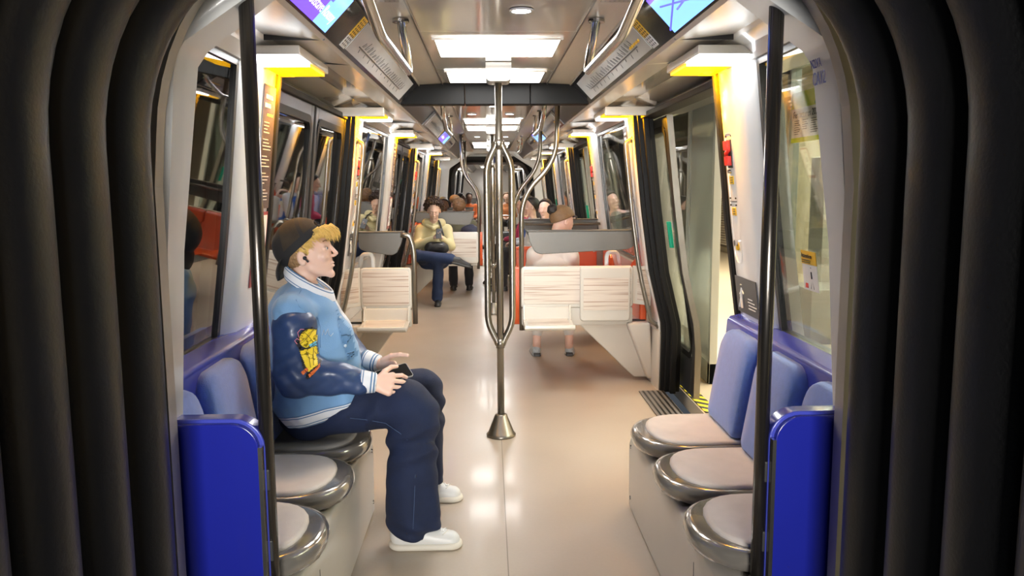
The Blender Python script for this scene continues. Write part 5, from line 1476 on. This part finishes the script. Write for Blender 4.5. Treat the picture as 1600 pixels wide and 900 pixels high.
# embroidered trophy patch: outlines, ball, cup and base
TY = mat('patch_yellow', (.85, .62, .02), .6, bump=.2, bscale=300); TR = mat('patch_orange', (.75, .16, .03), .6); TK = mat('patch_black', (.01, .01, .015), .6); TC = mat('patch_cyan', (.10, .45, .65), .6)
yy = 3.0
def pp(l): return [pix(a * .94 + 21, b, yy) for a, b in l]
def circ(cx, cy, rx, ry, n=24): return [(cx + rx * math.cos(2 * math.pi * k / n), cy + ry * math.sin(2 * math.pi * k / n)) for k in range(n)]
decal(bs, pp([(470, 525), (478, 517), (490, 517), (499, 527), (502, 542), (498, 548), (506, 560), (508, 572), (500, 585), (490, 590), (488, 584), (493, 576), (484, 575), (480, 562), (476, 550), (468, 538)]), 'patch_ground', TK, slR, .002)
decal(bs, pp(circ(485, 532, 12.5, 13.5)), 'trophy_ball', TY, slR, .0035, .0028)
decal(bs, pp([(475, 549), (501, 545), (498, 560), (504, 572), (492, 579), (487, 571)]), 'trophy_cup', TY, slR, .0035, .0028)
decal(bs, pp([(481, 579), (489, 573), (492, 577), (484, 583)]), 'trophy_ribbon', TR, slR, .004, .0022)
decal(bs, pp([(492, 583), (507, 571), (508, 575), (494, 588)]), 'trophy_base', TR, slR, .004, .0022)
decal(bs, pp([(487, 542), (499, 536), (501, 540), (495, 545), (489, 546)]), 'cyan_accent', TC, slR, .0045, .0022)
def thread(bv, pts, m_, name, par, rad=.0011, Y=3.0, off=.005):
    q = [];
    for a, b in pts:
        x, z = pix(a * .94 + 21 if bv is bs else a, b, Y); h = proj_y(bv, x, z, off)
        if h is not None: q.append(h)
    if len(q) > 1: MB().tube(q, rad, 6).build(name, m_, par, smooth=True, loc=P0)
thread(bs, circ(485, 532, 12.8, 14)[::1] + [(497.8, 532)], TK, 'ball_outline', slR)
thread(bs, [(478, 522), (484, 528), (491, 538), (496, 544)], TK, 'ball_seam', slR, .0009); thread(bs, [(490, 520), (486, 528), (479, 536), (474, 540)], TK, 'ball_seam', slR, .0009); thread(bs, [(474, 530), (484, 534), (497, 530)], TK, 'ball_seam', slR, .0009)
thread(bs, [(484, 550), (490, 562), (494, 574)], TK, 'cup_fold', slR, .0009); thread(bs, [(493, 549), (494, 560), (498, 572)], TK, 'cup_fold', slR, .0009)
PK = mat('patch_pink', (.75, .25, .35), .6)
thread(bs, [(475, 535), (469, 531), (466, 534), (470, 539)], PK, 'pink_loop', slR, .0013); thread(bs, [(472, 530), (469, 522), (473, 517), (478, 518)], PK, 'pink_loop', slR, .0013)
thread(bs, [(502, 546), (508, 548), (507, 552), (501, 549)], TC, 'cyan_loop', slR, .0012)
# placket, piping, snaps, welt and armhole seams
PIP = mat('pale_piping', (.50, .60, .70), .6)
pk = pp([(512, 463), (526, 461), (542, 497), (556, 545), (563, 578), (548, 582), (541, 545), (527, 500)])
yv = 3.1
decal(bj, [pix(a, b, 3.2) for a, b in [(511, 462), (523, 461), (537, 492), (548, 530), (555, 560), (545, 566), (533, 525), (520, 488)]], 'front_placket', mat('placket_blue', (.085, .21, .40), .7), jk, .003, .005)
for a, b in ((514, 466), (526, 500), (538, 540)):
    x, z = pix(a, b, 3.2); h = proj_y(bj, x, z, .004)
    if h is not None: MB().tube([h, h + Vector((.002, -.003, 0))], .0065, 12).build('snap_button', PIP, jk, loc=P0, smooth=True)
thread(bj, [(462, 458), (464, 468), (470, 478), (480, 487), (490, 500), (495, 515), (497, 530), (499, 545)], mat('seam_blue', (.12, .25, .45), .8), 'armhole_seam', jk, .0012, 3.1, .001)
thread(bj, [(503, 524), (504, 517), (507, 524), (510, 516), (512, 524), (515, 527), (518, 523)], PIP, 'embroidered_initials', jk, .0014, 3.15, .002)
# white T-shirt showing at the open front
TEE = mat('printed_white_tee', (.62, .66, .72), .8, var=.35, vscale=40)
sdf_obj('tee_shirt', [(union([cap((-.745, 3.35, 1.02), (-.70, 3.35, .88), .04, .062), cap((-.70, 3.35, .88), (-.69, 3.35, .74), .062, .06)], .03), (-.80, 3.24, .68), (-.56, 3.46, 1.08), .006)], TEE, man, P0)

# jeans
def fold(f):
    def g(p):
        x, y, z = p[:, 0], p[:, 1], p[:, 2]
        a = .010 * np.sin((z - .25 * x) * 62 + 1.5 * np.sin(y * 30)) * np.exp(-((z - .46) / .10) ** 2) * (x > -.55)
        b = .0085 * np.sin(x * 34 + y * 30 + z * 8) * np.clip((.40 - z) * 5, 0, 1) * (z < .40)
        c = .0075 * np.sin(x * 55 - z * 40) * np.exp(-((z - .57) / .06) ** 2) * (x < -.5)
        d = .008 * np.sin((z + .4 * x) * 85) * np.clip((.16 - z) * 12, 0, 1)
        return f(p) + a + b + c + d
    return g
jeans = union([cap((-.80, 3.25, .56), (-.80, 3.39, .56), .125, .125),
               cap((-.78, 3.235, .565), (-.395, 3.17, .602), .105, .098), cap((-.395, 3.17, .602), (-.352, 3.17, .56), .100, .098),
               cap((-.368, 3.17, .55), (-.372, 3.17, .30), .100, .100), cap((-.372, 3.17, .30), (-.372, 3.17, .13), .100, .108, (1, .95, 1)),
               cap((-.78, 3.40, .56), (-.365, 3.58, .565), .10, .090), cap((-.352, 3.60, .54), (-.37, 3.645, .14), .088, .098)], .022)
jeans = inter(fold(jeans), lambda p: (.052 + .22 * (-(p[:, 0] + .37))  * (p[:, 1] < 3.4) * .6) - p[:, 2] + (p[:, 1] > 3.45) * .05 , .004)
jeans = inter(jeans, lambda p: .438 - p[:, 2] - 10 * (p[:, 0] > -.59), .004)
jn = sdf_obj('jeans', [(jeans, (-.96, 2.98, .02), (-.20, 3.80, .74), .0056)], DENIM, man, P0, relax=1)
bjn = bvh_of(jn); STI = mat('denim_stitching', (.06, .10, .20), .8)
thread(bjn, [(520, 655), (545, 660), (570, 660), (600, 667), (625, 680), (636, 690)], STI, 'thigh_stitch', jn, .0011, 3.05, .001)
thread(bjn, [(648, 745), (647, 770), (646, 800), (645, 828)], STI, 'shin_stitch', jn, .0011, 3.05, .001)
# sneakers
for (he, to) in (((-.462, 3.165, 0), (-.172, 3.160, 0)), ((-.470, 3.665, 0), (-.185, 3.655, 0))):
    f, sl_ = shoe_sdf(he, to, .050, .062); lo, hi = bbox([he, to], .075); hi[2] += .06
    sh_ = sdf_obj('sneaker', [(f, lo, hi, .0042)], SNEAK, man, P0)
    sdf_obj('sole', [(sl_, lo, hi, .0042)], SOLE, sh_, P0)
    bsh = bvh_of(sh_)
    for i in range(5):
        x = he[0] + .150 + i * .017; pts = []
        for t in np.linspace(-1, 1, 7):
            h = bsh.ray_cast(Vector((x + .006 * t * (-1) ** i, he[1] + t * .021, .3)), Vector((0, 0, -1)))
            if h[0] is not None: pts.append(h[0] + Vector((0, 0, .002)))
        if len(pts) > 2: MB().tube(pts, .0028, 6).build('lace', WHT, sh_, smooth=True, loc=P0)
    for t in (0,):
        pts = []
        for k in range(9):   # toe-cap seam
            a = -1 + k / 4; h = bsh.ray_cast(Vector((to[0] - .060 - .022 * a * a * -1 * 0 - .02 * a * a, he[1] + a * .034, .3)), Vector((0, 0, -1)))
            if h[0] is not None: pts.append(h[0] + Vector((0, 0, .0008)))
        if len(pts) > 2: MB().tube(pts, .0014, 5).build('toe_seam', SOLE, sh_, smooth=True, loc=P0)
# phone
loc = tuple(PH); r = empty('smartphone', loc, 'black smartphone held in both hands by the young man in the varsity jacket', 'phone')
ax = [Vector(U), Vector(Wd), Vector(NN)]
def slab(a, b, c0, c1, rad, m_, name, par, bev=.001):
    ol = rrect(-a, a, -b, b, rad, 5); lo = [tuple(PH + U * x + Wd * y + NN * c0) for x, y in ol]; hi = [tuple(PH + U * x + Wd * y + NN * c1) for x, y in ol]
    return MB().loft([lo, hi]).build(name, m_, par, loc=loc, bevel=bev)
slab(.074, .036, -.004, .004, .009, mat('phone_metal_edge', (.45, .45, .46), .3, metal=.9), 'case', r)
slab(.071, .0335, .004, .0046, .007, BEZ, 'screen', r, 0)

# ---------------------------------------------------------------- the other passengers
def cloth(n, c, r=.85, v=.12): return mat(n, c, r, var=v, vscale=10, bump=.15, bscale=250, sheen=.15)
SK2 = skin('olive_skin', (.70, .46, .34)); SK3 = skin('brown_skin', (.16, .085, .055)); SK4 = skin('light_skin', (.70, .45, .36))
DHAIR = mat('dark_brown_curls', (.045, .026, .018), .6, var=.5, vscale=60, bump=.6, bscale=160)
BHAIR = mat('black_hair', (.015, .012, .011), .5, bump=.3, bscale=200)
MHAIR = mat('mid_brown_hair', (.20, .115, .055), .5, var=.3, vscale=50, bump=.3, bscale=200)
BDEN = mat('mid_blue_denim', (.014, .030, .085), .8, var=.3, vscale=9, bump=.2, bscale=300)
BLKT = cloth('black_cloth', (.012, .012, .014)); BSHOE = mat('black_shoe', (.015, .014, .014), .45)
# curly-haired man
J = dict(pelvis=(-.745, 10.20, .535), chest=(-.745, 10.20, .82), neck=(-.745, 10.17, 1.0), head=(-.735, 10.11, 1.165), face=(-88, -20), hs=1.0,
         shR=(-.915, 10.18, .93), shL=(-.575, 10.18, .93), elR=(-.955, 10.06, .74), elL=(-.53, 10.06, .73), wrR=(-.735, 9.95, .83), wrL=(-.625, 9.95, .83),
         hipR=(-.84, 10.14, .55), hipL=(-.66, 10.14, .55), knR=(-.93, 9.80, .64), knL=(-.67, 9.78, .57), anR=(-.515, 9.70, .60), anL=(-.70, 9.93, .10),
         heelL=(-.70, 10.03, 0), toeL=(-.69, 9.76, 0), heelR=(-.50, 9.70, .52), toeR=(-.50, 9.70, .52), hem=.066)
del J['heelR'], J['toeR']
J['handR'] = (((-.735, 9.95, .835), (-.695, 9.90, .875), (-.720, 9.90, .845), .014), [[(-.69, 9.895, .875), (-.665, 9.885, .885), (-.645, 9.88, .885)], [(-.69, 9.895, .862), (-.662, 9.885, .868), (-.642, 9.88, .866)], [(-.70, 9.895, .850), (-.672, 9.885, .852), (-.652, 9.88, .850)], [(-.71, 9.895, .840), (-.685, 9.885, .838), (-.668, 9.88, .838)]], [(-.725, 9.93, .855), (-.70, 9.90, .885), (-.672, 9.885, .905)])
J['handL'] = (((-.62, 9.95, .835), (-.655, 9.90, .875), (-.63, 9.90, .845), .014), [[(-.655, 9.895, .878), (-.668, 9.875, .890), (-.672, 9.862, .905)], [(-.65, 9.895, .865), (-.665, 9.872, .872), (-.675, 9.862, .878)], [(-.645, 9.895, .852), (-.66, 9.872, .856), (-.672, 9.862, .858)], [(-.64, 9.895, .842), (-.652, 9.875, .842), (-.662, 9.865, .842)]], [(-.632, 9.93, .855), (-.645, 9.90, .890), (-.652, 9.885, .915)])
curly, Wc, Rc, lc = figure('person', 'curly-haired man in sand hoodie and jeans, legs crossed, looking down at his phone', J,
    (SK2, cloth('sand_hoodie', (.58, .50, .27)), BDEN, BSHOE, DHAIR), res=.008, hres=.0042, hair=hair_short(.048, .010, back=-.02, fr_add=.035, ztop=.045))
f, s_ = shoe_sdf((0, 0, 0), (.27, 0, 0), .045, .055)
a_ = math.radians(-16); ca, sa = math.cos(a_), math.sin(a_)
tr = lambda p: np.stack([(p[:, 0] + .525) * ca + (p[:, 2] - .555) * sa, (p[:, 1] - 9.68), -(p[:, 0] + .525) * sa + (p[:, 2] - .555) * ca], 1).astype(np.float32)
sdf_obj('shoe', [(lambda p: np.minimum(f(tr(p)), s_(tr(p))), (-.60, 9.58, .42), (-.20, 9.78, .72), .006)], BSHOE, curly, lc)
sdf_obj('hood', [(sub(cap((-.84, 10.17, 1.015), (-.65, 10.17, 1.015), .058), ell((-.74, 10.11, 1.09), (.07, .07, .07))), (-.95, 10.05, .93), (-.55, 10.27, 1.10), .007), (union([cap((-.83, 10.12, .99), (-.745, 10.05, .955), .024), cap((-.745, 10.05, .955), (-.66, 10.12, .99), .024)], .01), (-.9, 10.0, .9), (-.6, 10.2, 1.04), .006)], MATS['sand_hoodie'], curly, lc)
loc = (-.665, 9.87, .90); r = empty('smartphone', loc, 'small dark phone in the hands of the curly-haired man', 'phone')
MB().obox(loc, [(1, .2, 0), (0, .55, .8), (-.2, .8, -.5)], (.035, .07, .004)).build('case', DARKP, r, loc=loc, bevel=.003)
MB().obox((loc[0], loc[1] + .004, loc[2] - .0025), [(1, .2, 0), (0, .55, .8), (-.2, .8, -.5)], (.032, .065, .0035)).build('screen', BEZ, r, loc=loc)
loc = (-.70, 9.96, .70); r = empty('crossbody_bag', loc, 'black crossbody bag on the lap of the curly-haired man', 'bag')
BAGM = mat('black_bag_nylon', (.022, .021, .022), .5, bump=.2, bscale=60)
sdf_obj('pouch', [(wrinkle(union([cap((-.79, 9.95, .715), (-.61, 9.95, .715), .062), cap((-.77, 9.93, .745), (-.63, 9.93, .745), .05)], .03), .003, 60, 2), (-.90, 9.84, .61), (-.50, 10.05, .84), .007)], BAGM, r, loc)
MB().tube([(-.60, 9.93, .76), (-.62, 10.03, .88), (-.655, 10.06, 1.0), (-.68, 10.12, 1.05)], .012, 8).build('strap', BAGM, r, smooth=True, loc=loc)
MB().tube([(-.78, 9.888, .765), (-.70, 9.884, .772), (-.62, 9.888, .765)], .0035, 6).build('zip', CHROME, r, loc=loc)

# woman in the white hoodie, seen from behind
J = dict(pelvis=(.45, 6.26, .54), chest=(.45, 6.29, .80), neck=(.475, 6.34, 1.03), head=(.535, 6.38, 1.175), face=(25, -32, 10), hs=.93,
         shL=(.31, 6.29, .945), shR=(.60, 6.29, .925), elL=(.285, 6.45, .72), elR=(.645, 6.45, .70), wrL=(.40, 6.68, .66), wrR=(.56, 6.68, .66),
         hipL=(.38, 6.32, .54), hipR=(.55, 6.32, .54), knL=(.365, 6.76, .54), knR=(.64, 6.76, .54), anL=(.365, 6.90, .20), anR=(.645, 6.90, .20),
         heelL=(.362, 6.85, 0), toeL=(.34, 7.10, 0), heelR=(.645, 6.86, 0), toeR=(.68, 7.10, 0), hem=.050)
def wom_hair(body, W, R, loc, m, hres):
    hair_short(.013, 0, back=-.05)(body, W, R, loc, m, hres)
    b = sdf_obj('hair_bun', [(wrinkle(ell(W(0, -.138, .060), (.044, .042, .042)), .004, 120, 3), np.array(W(0, -.138, .060)) - .065, np.array(W(0, -.138, .060)) + .065, .005)], BHAIR, body, loc)
    MB().tube([W(.082 * math.sin(t), .02 + .055 * math.cos(t * .5), .075 + .045 * math.cos(t)) for t in np.linspace(-1.5, 1.5, 11)], .0065, 8).build('dark_hairband', BHAIR, body, smooth=True, loc=loc)
wo, Ww, Rw, lw = figure('person', 'woman in white hoodie with dark hair bun, sitting with her back to the camera', J,
    (SK4, cloth('white_hoodie', (.72, .66, .60), .8, .05), cloth('white_joggers', (.66, .64, .60)), mat('grey_running_shoe', (.36, .38, .39), .5, var=.5, vscale=45), MHAIR), res=.008, hres=.0042, hair=wom_hair, female=True, fat=.92)
sdf_obj('hood', [(sub(union([cap((.38, 6.27, 1.03), (.56, 6.28, 1.02), .062), cap((.41, 6.34, 1.05), (.53, 6.34, 1.04), .058)], .03), ell((.54, 6.40, 1.13), (.075, .075, .075))), (.26, 6.15, .92), (.68, 6.46, 1.14), .007)], MATS['white_hoodie'], wo, lw)
for x, t in ((.362, -.02), (.645, .03)):
    MB().tube([(x, 6.89, .06), (x, 6.895, .21)], [.036, .036], 14).build('ankle', SK4, wo, smooth=True, loc=lw)
    MB().prism([(6.83, 0), (6.90, .0), (6.93, .012), (6.90, .03), (6.84, .03)], x - .03, x + .03, 'x').build('black_heel', BSHOE, wo, loc=lw, bevel=.006)

def seated(x, y, fc, label, mats, hair, res=.012, hres=.006, pitch=0, turn=0, female=False, fat=1.0, z=0, hs=1.0, cross=False):
    a = math.radians(fc); f = np.array([math.cos(a), math.sin(a), 0]); r_ = np.array([math.sin(a), -math.cos(a), 0])
    P = lambda u, v, w: tuple(np.array([x, y, z]) + r_ * u + f * v + np.array([0, 0, w]))
    J = dict(pelvis=P(0, 0, .54), chest=P(0, .01, .84), neck=P(0, .03, 1.02), head=P(0, .055, 1.17), face=(fc + turn, pitch), hs=hs)
    for q, s_ in (('R', 1), ('L', -1)):
        J['sh' + q] = P(s_ * .175, .01, .95); J['el' + q] = P(s_ * .22, .10, .72); J['wr' + q] = P(s_ * .09, .30, .68)
        J['hip' + q] = P(s_ * .09, .04, .54); J['kn' + q] = P(s_ * .11, .43, .55); J['an' + q] = P(s_ * .11, .46, .10)
        J['heel' + q] = P(s_ * .11, .40, 0); J['toe' + q] = P(s_ * .13, .66, 0)
    return figure('person', label, J, mats, res=res, hres=hres, hair=hair, female=female, fat=fat)
seated(.66, 10.15, -90, 'woman with tied-back dark hair facing the camera above the right headrests', (SK4, cloth('taupe_coat', (.25, .22, .19)), BLKT, BSHOE, BHAIR), hair_short(.013, 0), pitch=4, turn=-18, female=True, fat=.9)
b_, W_, R_, l_ = seated(.60, 11.35, 180, 'man with short black hair in a white and blue jacket, profile to the left', (SK2, cloth('white_blue_jacket', (.55, .58, .62)), BLKT, BSHOE, BHAIR), hair_short(.014, 0), pitch=0, turn=8)
sdf_obj('blue_vest', [(cap((.585, 11.35, .62), (.58, 11.35, .88), .135, .14, (1, 1.25, 1)), (.35, 11.1, .5), (.80, 11.6, 1.05), .012)], cloth('bright_blue_vest', (.03, .13, .50)), b_, l_)
seated(.52, 12.05, 165, 'person in a raspberry top sitting behind the man in the white and blue jacket', (SK2, cloth('raspberry_top', (.55, .04, .12)), BLKT, BSHOE, BHAIR), hair_short(.012, 0), female=True, fat=.95)
b_, W_, R_, l_ = seated(-.74, 12.30, -85, 'man in glasses with close-cropped hair, seated behind the curly-haired man', (SK3, cloth('charcoal_coat', (.05, .05, .055)), BLKT, BSHOE, BHAIR), hair_short(.009, 0), pitch=-8)
gl = MB()
for s_ in (-1, 1): gl.tube([W_(s_ * .031 + .021 * math.cos(t), .100, .012 + .017 * math.sin(t)) for t in np.linspace(0, 6.28, 15)], .002, 6)
gl.tube([W_(-.011, .102, .014), W_(.011, .102, .014)], .002, 6)
for s_ in (-1, 1): gl.tube([W_(s_ * .052, .098, .014), W_(s_ * .078, .0, .012)], .002, 6)
gl.build('glasses', CHROME, b_, loc=l_)
seated(-.45, 10.93, 90, 'person in olive coat with light brown hair, back to the camera beyond left headrest', (SK4, cloth('olive_coat', (.10, .095, .055)), BLKT, BSHOE, MHAIR), hair_short(.014, .003))
seated(-.72, 15.0, 0, 'person in an olive green jacket and black trousers on the far left bench', (SK4, cloth('olive_green_jacket', (.12, .14, .075)), BLKT, mat('pale_sneaker', (.6, .58, .55), .5), MHAIR), hair_short(.008, 0), pitch=-15)
seated(.72, 15.1, 180, 'person in a black coat on the far right bench', (SK4, BLKT, BLKT, BSHOE, BHAIR), hair_short(.01, 0), pitch=-15)
seated(-.55, 20.6, -80, 'dark-haired person in orange in the next carriage', (SK3, cloth('orange_pullover', (.65, .14, .03)), BLKT, BSHOE, BHAIR), hair_short(.012, 0), res=.016, hres=.008)
seated(-.75, 19.0, 0, 'person in a black jacket on the left in the next carriage', (SK3, BLKT, BLKT, BSHOE, BHAIR), hair_short(.012, 0), res=.016, hres=.008)
seated(.42, 20.7, -95, 'person in a rust sweater on the right in the next carriage', (SK2, cloth('rust_sweater', (.55, .20, .07)), BLKT, BSHOE, MHAIR), hair_short(.014, 0), res=.016, hres=.008)
# luggage
loc = (.22, 13.0, 0); r = empty('suitcase', loc, 'tall black suitcase standing in the aisle beyond the second pole', 'suitcase')
MB().box(.06, .40, 12.85, 13.12, .045, .74).build('case', mat('suitcase_black', (.02, .02, .022), .35), r, loc=loc, bevel=.04, segs=3)
for x in (.10, .36):
    for y in (12.89, 13.08): MB().tube([(x - .012, y, .028), (x + .012, y, .028)], .027, 12).build('wheel', DARKP, r, loc=loc, smooth=True)
MB().tube(fillet([(.15, 12.99, .74), (.15, 12.99, 1.0), (.31, 12.99, 1.0), (.31, 12.99, .74)], .03, 4), .009, 8).build('telescopic_handle', CHROME, r, loc=loc, smooth=True)
loc = (-.34, 11.5, .9); r = empty('backpack', (-.30, 10.75, .47), 'dark blue backpack on the seat beyond the curly-haired man', 'bag')
sdf_obj('sack', [(wrinkle(cap((-.30, 10.78, .62), (-.30, 10.78, .86), .12, .11, (1.2, .9, 1)), .004, 40, 2), (-.50, 10.62, .48), (-.1, 10.94, 1.02), .01)], cloth('dark_blue_nylon', (.02, .025, .06), .5), r, (-.30, 10.75, .47))
